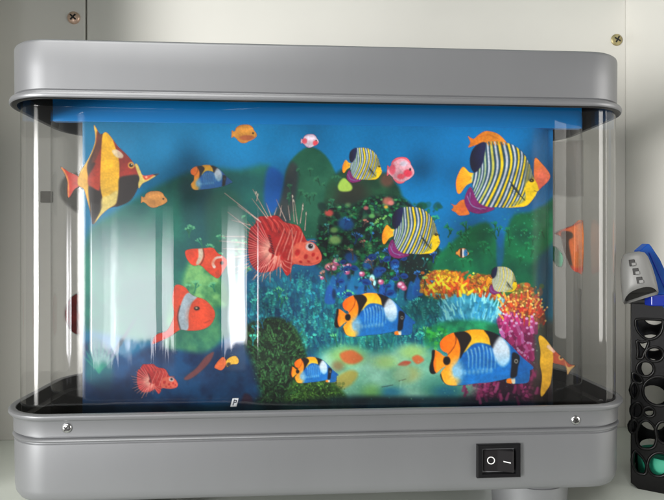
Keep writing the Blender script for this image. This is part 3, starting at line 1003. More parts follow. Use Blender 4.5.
    B.ell(110, 392, 26, 14, C(10, 30, 62), 0.7, 0.7, raw=True)
    B.poly([(240, 412), (244, 394), (252, 398), (252, 412)], C(72, 24, 46), 2, 0.8, raw=True)
    # bottom edge sinks into dark sand
    B.poly([(72, 418), (72, 404), (200, 405), (300, 401), (340, 396), (470, 397), (566, 404), (566, 418)], mottled(C(10, 20, 34), C(18, 44, 60), 18, 97), 4, 0.85, raw=True, sub=1)
    def branch(x, y, a, L, w, col, tip, depth):
        x1, y1 = x + L * math.sin(a), y - L * math.cos(a)
        B.line([(x, y), (x1, y1)], w, w * 0.75, col if depth else tip, 0.9, raw=True, soft=0.3)
        if depth:
            for da in (-0.5, 0.05, 0.5)[: 2 + int(R.integers(2))]:
                branch(x1, y1, a + da + R.uniform(-0.2, 0.2), L * R.uniform(0.65, 0.85), w * 0.75, col * R.uniform(0.85, 1.2), tip, depth - 1)
    for _ in range(46):
        x, y = R.uniform(326, 440), R.uniform(222, 292)
        col, tip = [(C(24, 104, 76), C(90, 168, 110)), (C(30, 84, 92), C(90, 150, 150)), (C(90, 60, 60), C(206, 116, 110)), (C(36, 70, 50), C(150, 176, 100)), (C(26, 60, 120), C(70, 120, 190))][R.integers(5)]
        branch(x, y, R.uniform(-0.5, 0.5), R.uniform(2.5, 4.5), 1.3, col, tip, 3)
    for _ in range(34):
        x, y = R.uniform(252, 444), R.uniform(300, 350)
        col, tip = [(C(20, 110, 120), C(100, 190, 176)), (C(16, 80, 110), C(60, 150, 170)), (C(30, 100, 80), C(120, 180, 120))][R.integers(3)]
        branch(x, y, R.uniform(-0.35, 0.35), R.uniform(3, 5), 1.3, col, tip, 3)
    for _ in range(16):
        x, y = R.uniform(186, 250), R.uniform(215, 300)
        branch(x, y, R.uniform(-0.4, 0.4), R.uniform(3, 5), 1.4, C(40, 96, 80), C(110, 150, 120), 3)
    for _ in range(26):
        x, y = R.uniform(440, 545), R.uniform(232, 270)
        branch(x, y, R.uniform(-0.5, 0.5), R.uniform(2.5, 4.5), 1.4, C(4, 84, 58), C(30, 128, 84), 3)
    for _ in range(14):
        x, y = R.uniform(288, 340), R.uniform(175, 215)
        branch(x, y, R.uniform(-0.5, 0.5), R.uniform(2.5, 4.0), 1.4, C(34, 76, 62), C(62, 108, 84), 3)
    for _ in range(60):      # red and orange finger coral
        x, y = R.uniform(502, 544), R.uniform(296, 326)
        a = (x - 522) / 30 + R.uniform(-0.3, 0.3)
        L = R.uniform(4, 8)
        c = [C(226, 84, 44), C(206, 50, 44), C(236, 140, 60), C(190, 60, 50)][R.integers(4)]
        B.line([(x, y), (x + L * math.sin(a), y - L * math.cos(a))], 2.2, 1.5, c, 0.85, raw=True, soft=0.35)
        B.ell(x + L * math.sin(a), y - L * math.cos(a), 1.0, 1.0, C(246, 186, 120), 0.4, 0.85, raw=True)
    for _ in range(46):
        x = R.uniform(424, 500); y = R.uniform(280, 297)
        a = R.uniform(-1.0, 1.0)
        L = R.uniform(4, 8)
        c = [C(236, 150, 30), C(228, 88, 34), C(244, 190, 50), C(190, 66, 36)][R.integers(4)]
        B.line([(x, y), (x + L * math.sin(a), y - L * math.cos(a))], 2.8, 1.8, c, 0.85, raw=True, soft=0.4)
    for _ in range(44):      # pink finger coral with pale tips
        x, y = R.uniform(500, 536), R.uniform(322, 362)
        a = R.uniform(-0.5, 0.5)
        L = R.uniform(5, 10)
        c = pinks[R.integers(4)]
        B.line([(x, y), (x + L * math.sin(a), y - L * math.cos(a))], 4.0, 3.0, c * R.uniform(0.85, 1.1), 0.9, raw=True, soft=0.4)
        B.ell(x + L * math.sin(a), y - L * math.cos(a), 1.5, 1.3, C(244, 170, 210), 0.4, 0.8, raw=True)
    for _ in range(40):
        x, y = R.uniform(460, 545), R.uniform(374, 404)
        c = [C(170, 50, 104), C(130, 36, 84), C(196, 76, 130)][R.integers(3)]
        B.line([(x, y), (x + R.uniform(-3, 3), y - R.uniform(4, 8))], 3.2, 2.2, c, 0.7, raw=True, soft=0.6)
    # a shoal of small dark blue fish over the middle of the reef
    for k in range(15):
        x, y = R.uniform(338, 412), R.uniform(252, 302)
        if k < 8:
            x, y = ((343, 262), (354, 268), (372, 257), (382, 270), (395, 262), (366, 282), (388, 286), (404, 276))[k]
        r = R.uniform(3.2, 5.0)
        a = R.uniform(-0.4, 0.4)
        ca, sa = math.cos(a), math.sin(a)
        def q(u, v):
            return (x + r * (u * ca - v * sa), y + r * (u * sa + v * ca))
        B.poly([q(-0.8, 0), q(-1.5, -0.6), q(-1.3, 0), q(-1.5, 0.6)], C(16, 40, 104), 0.35, 0.95, raw=True, sub=1)
        B.poly([q(-0.9, 0), q(-0.4, -0.62), q(0.5, -0.6), q(1.05, 0.05), q(0.5, 0.6), q(-0.4, 0.6)], C(20, 62, 128), 0.35, 0.95, raw=True)
        B.ell(*q(0.0, 0.15), r * 0.6, r * 0.25, C(14, 34, 90), 0.5, 0.8, raw=True, ang=a)
    # print grain
    g = vnoise(X, Y, 1.6, 5, 2)[..., None] - 0.5
    B.rgb = np.clip(B.rgb * (1 + 0.07 * g), 0, 1)
    # scattered bright specks for the sparkles of the film, painted over the lower reef
    for _ in range(500):
        x, y = R.uniform(250, 540), R.uniform(215, 400)
        B.ell(x, y, R.uniform(0.4, 0.9), R.uniform(0.4, 0.8), [C(150, 190, 170), C(190, 200, 160), C(90, 160, 150)][R.integers(3)], 0.5, R.uniform(0.15, 0.5), raw=True)
    B.rgb = np.clip(B.rgb, 0, 1) ** 1.22 * 1.06
    return B

BY = 46.5
def build_backdrop():
    B = paint_backdrop()
    xa, xb, za, zb = -142.0, 147.0, -102.0, 77.0
    nx, ny = 760, 470
    x = np.linspace(xa, xb, nx); z = np.linspace(zb, za, ny)
    X, Z = np.meshgrid(x, z)
    X, Z = X.ravel(), Z.ravel()
    P = np.stack([X, np.full(len(X), BY - 1.6) + 9.0 * np.clip((np.abs(X) - 128) / 15.5, 0, 1) ** 2 * (X > 0), Z], 1)
    v = P - CAM
    dep = v @ FW
    px = 332 + FPX * (v @ RT) / dep
    py = 250 - FPX * v[:, 2] / dep
    return grid_mesh('printed_backdrop', P, B.sample(px, py), nx, ny, None, M['ink'], LAMP)
backdrop = build_backdrop()
backdrop['label'] = 'blue printed reef scene with corals and sand'

# ------------------------------------------------------------------ fish prints
layer_no = [0]
def fish_mesh(name, label, Pn, back=False, step=0.55, gain=0.9):
    x1, y1 = Pn.x0 + (Pn.w - 2) / Pn.res, Pn.y0 + (Pn.h - 2) / Pn.res
    nx, ny = int((x1 - Pn.x0) / step) + 1, int((y1 - Pn.y0) / step) + 1
    X, Y = np.meshgrid(np.linspace(Pn.x0, x1, nx), np.linspace(Pn.y0, y1, ny))
    X, Y = X.ravel(), Y.ravel()
    # screen-printed look: slightly soft, slightly uneven ink
    YY, XX = np.mgrid[0:Pn.h, 0:Pn.w]
    g = vnoise(XX / Pn.res, YY / Pn.res, 1.3, 17 + layer_no[0], 2)[..., None] - 0.5
    g2 = vnoise(XX / Pn.res, YY / Pn.res, 9.0, 57 + layer_no[0], 2)[..., None] - 0.5
    Pn.rgb = np.clip(Pn.rgb * (1 + 0.20 * g + 0.22 * g2), 0, 1) ** 1.15
    A = np.concatenate([Pn.rgb * Pn.a[..., None], Pn.a[..., None]], 2)
    for ax in (0, 1):
        for _ in range(2):
            A = (np.roll(A, 1, ax) + 2 * A + np.roll(A, -1, ax)) / 4
    Pn.a = A[..., 3]
    Pn.rgb = A[..., :3] / np.maximum(A[..., 3:], 1e-3)
    c = Pn.sample(X, Y)
    layer_no[0] += 1
    pts = to_film(X, Y, back, 0.25 + 0.03 * layer_no[0])
    o = grid_mesh(name, pts, c, nx, ny, c[:, 3] > 0.03, M['fish'], film, gain)
    o['label'] = label
    return o

YEL, ORG, BLK, WHT = C(252, 186, 34), C(248, 138, 22), C(28, 22, 26), C(206, 216, 226)

def grad(c1, c2, axis, a, b):
    def f(X, Y):
        k = np.clip(((X if axis == 0 else Y) - a) / (b - a), 0, 1)[..., None]
        return c1 * (1 - k) + c2 * k
    return f

def butterfly(ox, oy, sc, label, tail=True, dim=1.0, face=True):
    P = Print(ox + (40 if tail else 100) * sc, oy + 40 * sc, ox + 640 * sc, oy + 375 * sc, 3)
    P.frame(ox, oy, sc)
    px = lambda u: ox + u * sc
    py = lambda v: oy + v * sc
    e = 0.45
    if tail:
        P.poly([(82, 165), (110, 180), (135, 200), (165, 200), (168, 245), (130, 262), (85, 298), (58, 295), (50, 265), (62, 215), (66, 170)], C(250, 128, 22), e)
        P.line([(135, 205), (140, 222), (135, 250)], 4, 3, C(120, 50, 20), 0.8, True)
        P.poly([(64, 163), (82, 166), (80, 205), (74, 240), (80, 280), (92, 297), (70, 300), (50, 290), (52, 250), (62, 205)], BLK, e, clip=True)
    if face:
        P.poly([(480, 328), (530, 300), (600, 268), (608, 315), (588, 350), (485, 350)], C(22, 104, 170), e)
        P.poly([(480, 325), (505, 318), (510, 350), (482, 352)], ORG, e, clip=True)
        P.poly([(505, 318), (524, 315), (526, 350), (510, 350)], C(226, 220, 200), e, clip=True)
    P.poly([(628, 262), (560, 200), (505, 140), (450, 92), (400, 66), (350, 54), (290, 52), (240, 62), (190, 68), (140, 90), (112, 122), (112, 150), (126, 172), (150, 184), (152, 215), (148, 248), (120, 282), (112, 310), (130, 345), (165, 362), (230, 363), (300, 353), (380, 346), (480, 326), (560, 302), (592, 285)],
           grad(C(16, 104, 184), C(24, 122, 196), 1, py(150), py(330)), e)
    # orange rear with darker dorsal lobe
    P.poly([(100, 60), (205, 60), (228, 120), (222, 190), (205, 235), (180, 270), (190, 320), (200, 375), (100, 375)], grad(C(252, 140, 16), C(252, 184, 50), 1, py(150), py(320)), 6 * sc + 0.3, clip=True)
    P.poly([(112, 150), (112, 120), (140, 88), (188, 68), (205, 100), (200, 130), (178, 165), (150, 190), (128, 176)], grad(C(246, 112, 10), C(250, 140, 20), 0, px(115), px(205)), 3 * sc + 0.2, clip=True)
    P.line([(192, 70), (200, 110), (188, 150), (160, 186), (148, 196)], 5, 3, C(110, 40, 14), 0.9, True)
    P.line([(112, 300), (130, 345), (165, 364), (250, 362)], 9, 4, C(40, 26, 20), 0.95, True)
    P.line([(112, 155), (112, 120), (140, 88), (190, 66)], 3, 3, C(120, 50, 10), 0.6, True)
    P.ell(205, 285, 34, 58, C(170, 208, 222), 0.7, 0.8, True)
    P.ell(185, 340, 34, 22, C(250, 190, 70), 0.7, 0.7, True)
    # yellow saddle, black blocks
    P.poly([(240, 45), (390, 45), (388, 90), (398, 138), (360, 130), (318, 126), (284, 140), (240, 180), (250, 100)], grad(C(252, 178, 20), C(252, 206, 60), 1, py(60), py(140)), 4 * sc + 0.2, clip=True)
    P.poly([(186, 62), (240, 62), (272, 78), (284, 104), (268, 136), (236, 190), (222, 212), (224, 160), (212, 112)], C(36, 26, 26), e + 1.5 * sc, clip=True)
    P.poly([(352, 48), (420, 66), (458, 92), (436, 122), (408, 156), (392, 140), (380, 92)], C(26, 26, 38), e + 1.5 * sc, clip=True)
    # white flank bars
    for k, x in enumerate(range(262, 420, 21)):
        y0 = 172 - k * 7 if k < 4 else 140 + (k - 4) * 9
        P.line([(x, y0), (x + 8, y0 + 40), (x + 6, 276 - abs(k - 4) * 3)], 9, 3, C(176, 212, 232), 0.72, True, soft=0.3 + 2 * sc)
    for k, x in enumerate(range(225, 400, 24)):
        P.ell(x, 292 - k * 2, 9, 14, C(150, 196, 222), 0.8, 0.55, True)
    P.poly([(404, 150), (440, 92), (476, 118), (500, 170), (496, 225), (462, 258), (430, 240), (410, 195)], grad(C(214, 226, 236), C(150, 198, 226), 1, py(170), py(255)), 10 * sc + 0.3, 0.95, clip=True)
    P.poly([(505, 140), (560, 195), (640, 262), (560, 305), (502, 320), (500, 200)], C(18, 96, 164), 8 * sc, 0.8, clip=True)
    P.poly([(512, 182), (546, 192), (552, 220), (542, 260), (534, 310), (502, 318), (506, 250)], C(24, 26, 36), e + 1.5 * sc, clip=True)
    P.ell(532, 228, 10, 12, C(170, 170, 160), 0.25, 1, True)
    P.ell(532, 228, 6, 7, C(14, 14, 16), 0.25, 1, True)
    if tail:
        P.ell(148, 225, 20, 24, BLK, 0.2, 1, True)
    P.rgb *= dim
    return fish_mesh('printed_butterflyfish', label, P)

def angel(ox, oy, sc, label, extra=False, tint=None, name='printed_angelfish'):
    xa, xb = (20, 560) if extra else (50, 495)
    P = Print(ox + xa * sc, oy + 22 * sc, ox + xb * sc, oy + 482 * sc, 3.2)
    P.frame(ox, oy, sc)
    e = 0.42
    if extra:
        P.poly([(120, 58), (150, 72), (175, 52), (215, 31), (270, 42), (305, 68), (322, 98), (260, 104), (210, 98), (165, 106), (122, 119), (132, 90)], grad(C(214, 124, 34), C(232, 152, 50), 0, ox + 130 * sc, ox + 300 * sc), e)
        P.line([(180, 62), (230, 52), (290, 78)], 4, 3, C(190, 96, 30), 0.5, True)
        P.poly([(472, 176), (512, 205), (552, 258), (546, 292), (512, 326), (478, 352), (468, 300)], grad(C(232, 138, 60), C(212, 104, 84), 1, oy + 190 * sc, oy + 320 * sc), e)
        P.ell(515, 262, 26, 36, C(216, 112, 96), 0.7, 0.7, True)
        P.poly([(28, 412), (55, 421), (80, 398), (108, 394), (118, 440), (128, 470), (76, 477), (55, 460), (34, 448), (44, 430)], C(226, 128, 50), e)
        P.ell(92, 440, 18, 22, C(214, 104, 60), 0.6, 0.6, True)
    P.poly([(134, 325), (108, 365), (103, 405), (122, 448), (165, 467), (215, 462), (262, 438), (185, 410), (158, 370)], C(132, 40, 112), e)
    for k in range(4):
        P.line([(135 - k * 8 + 6, 350 + k * 8), (128 + k * 6, 410 + k * 6), (180 + k * 12, 448 - k * 2)], 4, 3, C(176, 186, 206) if k % 2 else C(70, 30, 96), 0.75, True)
    P.poly([(95, 219), (128, 248), (150, 256), (146, 298), (112, 320), (80, 361), (62, 352), (57, 300), (70, 256)], grad(C(240, 150, 30), C(244, 200, 50), 0, ox + 60 * sc, ox + 130 * sc), e)
    for k in range(9):
        a = -0.75 + k * 0.19
        P.line([(142, 278), (142 - 85 * math.cos(a), 280 + 85 * math.sin(a))], 1.6, 2.6, C(196, 110, 24), 0.55, True)
    def stripes(X, Y):
        x = (X - ox) / sc; y = (Y - oy) / sc
        u = x + 0.0013 * (y - 180) ** 2 + 4 * np.sin(y / 37.0 + x / 60)
        ku = np.array([100, 180, 215, 250, 290, 335, 380, 430, 500]); kf = np.array([-1.2, 1.0, 2.3, 3.2, 4.1, 5.0, 6.1, 7.6, 10])
        ph = np.interp(u, ku, kf)
        f = ph % 1.0
        yel = C(240, 208, 40); wht = C(196, 202, 214); ln = C(36, 74, 100)
        w = np.clip((u - 210) / 70, 0.25, 1)[..., None]
        yel_ = yel * w + C(150, 190, 196) * (1 - w)
        out = np.where((f < 0.52)[..., None], yel_, wht)
        d = np.minimum(np.abs(f - 0.52), np.minimum(f, 1 - f))
        thick = 0.10 if sc > 0.11 else 0.08
        k = np.clip((thick + 0.05 - d) / 0.06, 0, 1)[..., None] * 0.9
        out = out * (1 - k) + ln * k
        if tint is not None:
            out = out * 0.45 + tint * 0.55
        return out
    P.poly([(208, 95), (260, 87), (330, 94), (380, 118), (420, 158), (450, 218), (468, 285), (480, 325), (486, 350), (466, 388), (430, 425), (380, 433), (320, 436), (270, 433), (225, 431), (180, 411), (156, 370), (145, 320), (140, 272), (158, 242), (192, 200), (206, 140)], stripes, e)
    P.poly([(212, 93), (170, 103), (140, 138), (130, 188), (138, 232), (160, 250), (192, 214), (207, 165)], grad(C(26, 26, 52), C(34, 40, 84), 0, ox + 135 * sc, ox + 200 * sc), e)
    # face
    P.poly([(424, 190), (452, 222), (470, 290), (440, 300), (425, 330), (415, 300), (424, 245)], C(124, 128, 96), 5 * sc + 0.2, 0.8, clip=True)
    P.poly([(434, 298), (470, 285), (495, 350), (466, 390), (430, 430), (310, 440), (370, 424), (408, 404), (424, 376), (420, 335)], C(238, 204, 30), 3 * sc + 0.2, clip=True)
    P.poly([(330, 420), (390, 395), (420, 370), (425, 395), (400, 415)], C(176, 168, 60), 3 * sc + 0.2, 0.6, clip=True)
    P.ell(456, 292, 12, 9, C(30, 26, 22), 0.3, 1, True)
    P.ell(456, 292, 4, 3, C(190, 170, 90), 0.3, 1, True)
    P.line([(352, 318), (382, 355), (420, 396)], 7, 4, C(34, 36, 44), 0.9, True)
    for k in range(6):
        P.line([(358 + k * 7, 322 + k * 8), (352 + k * 9 - 16, 288 + k * 10)], 3.5, 2, C(40, 50, 50), 0.85, True)
        P.line([(362 + k * 8, 330 + k * 9), (330 + k * 8, 338 + k * 7)], 3, 2, C(40, 50, 50), 0.7, True)
    P.line([(470, 345), (485, 352)], 4, 3, C(120, 80, 20), 0.9, True)
    if extra:
        for k in range(7):
            P.line([(222 + k * 16, 92), (230 + k * 16, 106)], 8, 4, C(226, 140, 40), 0.9, True)
    return fish_mesh(name, label, P)

def lionfish(ox, oy, sx, sy, label, long_spines=True, wm=1.0):
    P = Print(ox - 35 * sx, oy + (30 if long_spines else 120) * sy, ox + 470 * sx, oy + 500 * sy, 3.2)
    P.frame(ox, oy, sx, sy)
    e = 0.4
    R = np.random.default_rng(5)
    pale, red, deep = C(246, 178, 162), C(190, 34, 38), C(112, 12, 26)
    body = [(118, 232), (140, 214), (160, 176), (205, 172), (250, 170), (285, 200), (350, 218), (374, 258), (392, 290), (425, 300), (458, 350), (456, 388), (420, 406), (376, 408), (326, 402), (312, 440), (292, 455), (262, 412), (235, 430), (190, 440), (160, 438), (130, 410), (114, 370), (110, 300)]
    P.poly(body, grad(C(168, 24, 34), C(196, 50, 46), 0, ox + 90 * sx, ox + 400 * sx), e)
    # fan: deep red membranes between thin pale spines
    B0 = (228, 332)
    ends = []
    for a in np.linspace(2.0, 4.45, 25 if wm == 1.0 else 15):
        r = R.uniform(134, 160) * (1.0 if a < 3.9 else 0.95)
        ends.append((B0[0] + r * math.cos(a), B0[1] - r * math.sin(a)))
    for (p, q) in zip(ends[:-1], ends[1:]):
        mx_, my_ = (p[0] + q[0]) / 2, (p[1] + q[1]) / 2
        P.line([(B0[0] + (mx_ - B0[0]) * 0.12, B0[1] + (my_ - B0[1]) * 0.12), (mx_, my_)], 3, 9, deep * R.uniform(0.95, 1.7), 0.75, True)
    for k, (x1, y1) in enumerate(ends):
        ex = R.uniform(1.02, 1.3) if k % 2 else R.uniform(1.0, 1.12)
        x1, y1 = B0[0] + (x1 - B0[0]) * ex, B0[1] + (y1 - B0[1]) * ex
        P.line([(B0[0] + (x1 - B0[0]) * 0.14, B0[1] + (y1 - B0[1]) * 0.14), ((B0[0] + x1) / 2, (B0[1] + y1) / 2 + 3), (x1, y1)], 5.0 * wm, 2.0 * wm, pale * R.uniform(0.86, 1.06), 0.95, soft=0.25)
    for k in range(9):
        x = 150 + k * 17
        P.line([(x + 40, 235 + k * 4), (x + 20, 200 + k * 3), (x, 168 + k * 4)], 4.5, 2.0, C(226, 96, 84) if k % 2 else deep, 0.85)
    for k in range(8):
        P.line([(236 - k * 3, 352 - k * 12), (226 - k * 3, 346 - k * 12)], 5, 4, C(50, 20, 40), 0.8, True)
    if long_spines:
        for (x0, y0, x1, y1) in ((160, 190, -2, 62), (120, 235, 12, 152), (95, 270, -20, 268), (95, 300, -28, 290), (100, 330, -10, 326), (200, 182, 128, 88), (205, 175, 132, 44), (150, 100, 158, 66), (290, 195, 244, 92), (330, 200, 320, 70), (358, 205, 372, 108), (380, 240, 387, 150), (345, 210, 330, 100), (110, 400, 20, 420), (150, 450, 130, 476), (235, 165, 247, 130), (170, 200, 60, 120), (120, 215, 30, 190), (100, 360, 10, 372), (115, 410, 50, 440), (185, 450, 176, 485), (215, 440, 214, 488), (265, 400, 262, 470), (262, 172, 270, 120), (310, 190, 300, 120), (220, 175, 196, 110)):
            P.line([(x0, y0), (x1, y1)], 5.0, 2.4, C(232, 206, 196), 0.95, soft=0.25)
        for (x, y) in ((322, 78), (326, 98), (371, 122), (370, 138), (148, 60), (156, 70), (386, 160)):
            P.ell(x, y, 4, 8, C(226, 220, 204), 0.5, 0.9)
    for k in range(9):
        a = 4.1 + k * 0.2
        r = R.uniform(110, 150)
        P.line([(250 + 20 * math.cos(a), 345 - 20 * math.sin(a)), (235 + r * 0.5 * math.cos(a), 345 - r * 0.62 * math.sin(a)), (222 + r * math.cos(a), 340 - r * 0.9 * math.sin(a))], 6, 2.5, pale, 0.9)
    # ribbed body behind the head
    for k in range(7):
        x = 238 + k * 17
        P.line([(x - 6, 395 - k * 4), (x + 4, 340), (x + 26, 285 - k * 2), (x + 46 - k * 3, 232 + k * 3)], 7, 4, pale if k % 2 == 0 else C(226, 100, 84), 0.85, True)
    for k in range(6):
        x = 205 + k * 26
        P.line([(x, 182 + k * 6), (x + 22, 205 + k * 7), (x + 20, 240 + k * 4)], 6, 4, C(228, 110, 96), 0.8, True)
    P.poly([(322, 396), (318, 330), (345, 300), (380, 296), (425, 302), (458, 350), (456, 388), (420, 407), (376, 408)], C(226, 112, 90), 4 * sx + 0.2, 0.95, clip=True)
    for (x, y, rx, ry) in ((345, 345, 12, 16), (278, 362, 14, 24), (385, 365, 9, 12), (420, 355, 8, 10), (300, 320, 14, 10), (360, 390, 8, 6), (440, 372, 6, 8), (270, 330, 8, 20), (398, 388, 8, 5)):
        P.ell(x, y, rx, ry, C(186, 30, 34), 0.35, 0.9, True, ang=0.4)
    P.line([(385, 395), (420, 398), (452, 384)], 3, 2, C(160, 60, 50), 0.8, True)
    P.line([(385, 300), (410, 288), (432, 292)], 8, 5, C(232, 150, 130), 0.9)
    P.ell(406, 318, 22, 20, C(212, 196, 196), 0.2, 1)
    P.ell(407, 315, 11, 11, C(18, 14, 24), 0.2, 1)
    P.ell(411, 311, 3, 3, C(230, 230, 230), 0.3, 1)
    if long_spines:
        P.line([(318, 230), (322, 320), (314, 420), (312, 480)], 6, 4, C(236, 170, 150), 0.75, soft=0.5)
    return fish_mesh('printed_lionfish', label, P, gain=0.66)

def idol(label):
    P = Print(57, 120, 164, 230, 3)
    P.frame(40, 110, 1 / 4.346)
    e = 0.45
    P.poly([(90, 247), (125, 268), (160, 284), (172, 300), (168, 332), (150, 345), (125, 382), (118, 350), (120, 315), (108, 280)], C(176, 52, 36), e)
    P.line([(92, 249), (116, 290), (124, 340), (122, 380)], 9, 6, C(200, 150, 90), 0.85, True)
    P.poly([(234, 64), (262, 104), (288, 96), (316, 126), (340, 158), (380, 196), (412, 240), (432, 300), (428, 335), (395, 392), (345, 418), (305, 426), (268, 455), (232, 497), (222, 470), (214, 430), (205, 395), (190, 345), (165, 326), (172, 274), (214, 204), (240, 130)], C(56, 30, 28), e)
    # trailing pale streamer along the back
    P.poly([(234, 64), (250, 84), (248, 130), (230, 180), (205, 240), (210, 300), (212, 360), (220, 440), (205, 395), (190, 345), (165, 326), (170, 276), (212, 204), (238, 130)], C(206, 160, 52), 0.7, clip=True)
    P.line([(236, 70), (240, 130), (216, 200), (178, 268)], 5, 5, C(214, 190, 110), 0.9, True)
    P.poly([(250, 90), (270, 120), (268, 200), (262, 330), (250, 350), (214, 330), (210, 290), (240, 235), (228, 220), (240, 170)], grad(C(120, 34, 26), C(176, 60, 36), 1, 140, 185), 1.2, clip=True)
    P.poly([(252, 92), (272, 112), (268, 150), (246, 210), (224, 228), (238, 170), (250, 130)], C(92, 52, 40), 1.0, 0.9, clip=True)
    P.poly([(212, 335), (250, 352), (264, 370), (272, 430), (245, 470), (226, 460), (216, 400)], C(32, 26, 26), 1.5, clip=True)
    P.poly([(272, 108), (290, 96), (316, 126), (330, 165), (344, 215), (346, 280), (340, 360), (330, 405), (300, 428), (275, 455), (235, 497), (268, 430), (272, 390), (262, 330), (264, 220)], grad(C(216, 168, 30), C(206, 170, 70), 1, 170, 205), e, clip=True)
    P.poly([(268, 385), (300, 370), (338, 350), (332, 405), (290, 435), (232, 500), (262, 440)], C(198, 184, 120), 1.5, 0.85, clip=True)
    P.poly([(318, 128), (345, 160), (385, 200), (420, 250), (425, 290), (395, 285), (350, 300), (346, 240), (338, 190)], grad(C(128, 30, 26), C(150, 48, 38), 1, 140, 180), 1.0, clip=True)
    P.poly([(346, 296), (395, 284), (425, 285), (434, 320), (420, 350), (392, 394), (338, 425), (342, 350)], C(38, 32, 34), 1.5, clip=True)
    P.poly([(312, 178), (335, 172), (362, 195), (355, 210), (330, 204)], C(206, 192, 170), 0.6, 0.9, clip=True)
    P.ell(397, 240, 15, 14, C(206, 160, 70), 0.2, 1, True)
    P.ell(396, 240, 9, 8, C(24, 18, 18), 0.2, 1, True)
    P.ell(399, 237, 3, 3, C(230, 220, 200), 0.2, 1, True)
    P.poly([(412, 236), (424, 236), (436, 262), (452, 285), (514, 276), (505, 286), (470, 308), (446, 320), (430, 342), (427, 320), (432, 298), (422, 268)], C(206, 186, 104), e)
    P.poly([(446, 284), (470, 276), (500, 279), (480, 294), (458, 304)], C(190, 70, 50), 0.5, 0.95, clip=True)
    P.poly([(492, 280), (516, 274), (508, 286)], C(40, 34, 34), 0.4, clip=True)
    P.ell(462, 292, 5, 5, C(224, 170, 140), 0.3, 1, True)
    return fish_mesh('printed_moorish_idol', label, P)

def small_fish(name, label, cx, cy, L, H, body, fin, spots=(), flip=1, back=False, tailw=0.35, spec=None):
    """plain little fish: nose towards +x for flip = 1"""
    P = Print(cx - L * 0.75, cy - H * 0.85, cx + L * 0.75, cy + H * 0.85, 4)
    P.frame(cx, cy, L * flip, H)
    P.poly([(-0.36, 0.0), (-0.5, -0.2), (-0.52, -0.02), (-0.52, 0.22)], fin, 0.4, sub=3)
    P.poly([(-0.34, -0.2), (-0.2, -0.46), (0.2, -0.48), (0.34, -0.2)], fin, 0.4)
    P.poly([(-0.3, 0.25), (-0.12, 0.48), (0.12, 0.44), (0.15, 0.25)], fin, 0.4)
    P.poly([(-0.48, -0.04), (-0.25, -0.32), (0.05, -0.44), (0.32, -0.28), (0.5, 0.05), (0.36, 0.28), (0.05, 0.42), (-0.25, 0.3), (-0.48, 0.08)], body, 0.4)
    P.ell(-0.05, 0.2, 0.25, 0.16, body * 0.8, 0.7, 0.6, True)
    P.ell(0.0, -0.2, 0.25, 0.12, np.clip(body * 1.2, 0, 1), 0.7, 0.6, True)
    for (x, y, rx, ry, c) in spots:
        P.ell(x, y, rx, ry, c, 0.3, 0.95, True)
    P.ell(0.34, -0.04, 0.035, 0.05, C(30, 24, 20), 0.3, 0.9, True)
    return fish_mesh(name, label, P, back)

idol('red and yellow banded moorish idol print at the left end of the film')
lionfish(225, 180, 1 / 4.76, 1 / 4.76, 'large red lionfish print with long pale spines')
lionfish(60 + 160 / 2.5, 210 + 340 / 2.5, 0.117, 0.105, 'small red lionfish print low on the left', False, 1.7)
angel(445, 125, 1 / 5.264, 'large yellow striped angelfish print with orange fish around it', True)
angel(374.1, 194.9, 0.136, 'middle sized yellow striped angelfish print over the dark reef')
angel(336.9, 139.4, 0.093, 'small striped angelfish print near the top centre')
butterfly(420, 320, 1 / 5.533, 'large blue and orange butterflyfish print at the lower right')
butterfly(327.0, 285.5, 0.141, 'middle sized blue and orange butterflyfish print at the centre')
butterfly(285, 352.4, 0.085, 'small blue and orange butterflyfish print over the green bush')
butterfly(181.6, 160.6, 0.081, 'small dull butterflyfish print at the upper left', tail=False, dim=0.72, face=False)
angel(481.5, 260.0, 0.074, 'small cream angelfish print above the orange coral', tint=C(214, 212, 176))
small_fish('printed_damselfish', 'small orange damselfish print near the top left', 244.5, 134, 25, 19, C(206, 146, 62), C(196, 128, 54), [(0.1, 0.2, 0.3, 0.14, C(170, 96, 60))])
small_fish('printed_damselfish', 'dull orange damselfish print beside the moorish idol', 154.5, 199.5, 26, 17, C(186, 132, 70), C(176, 120, 60))
small_fish('printed_grouper', 'pink and white grouper print near the top centre', 401, 170.5, 27, 27, C(214, 160, 172), C(214, 100, 116), [(0.25, 0.1, 0.16, 0.14, C(206, 62, 84)), (-0.32, -0.05, 0.12, 0.2, C(210, 90, 110)), (0.0, 0.22, 0.14, 0.1, C(206, 80, 96)), (0.1, -0.25, 0.14, 0.1, C(200, 190, 206))])
small_fish('printed_grouper', 'tiny pink and white grouper print over the hill', 310, 141, 18, 14, C(200, 186, 200), C(170, 140, 168), [(0.3, 0.15, 0.14, 0.2, C(206, 70, 84)), (-0.3, 0.0, 0.14, 0.2, C(200, 80, 96))])
small_fish('printed_clownfish', 'tiny striped clownfish print above the coral', 462.5, 253, 13, 10, C(214, 150, 70), C(160, 96, 50), [(-0.1, 0, 0.08, 0.5, C(30, 30, 40)), (0.05, 0, 0.08, 0.5, C(210, 210, 220)), (0.25, 0.0, 0.15, 0.4, C(40, 120, 180))])

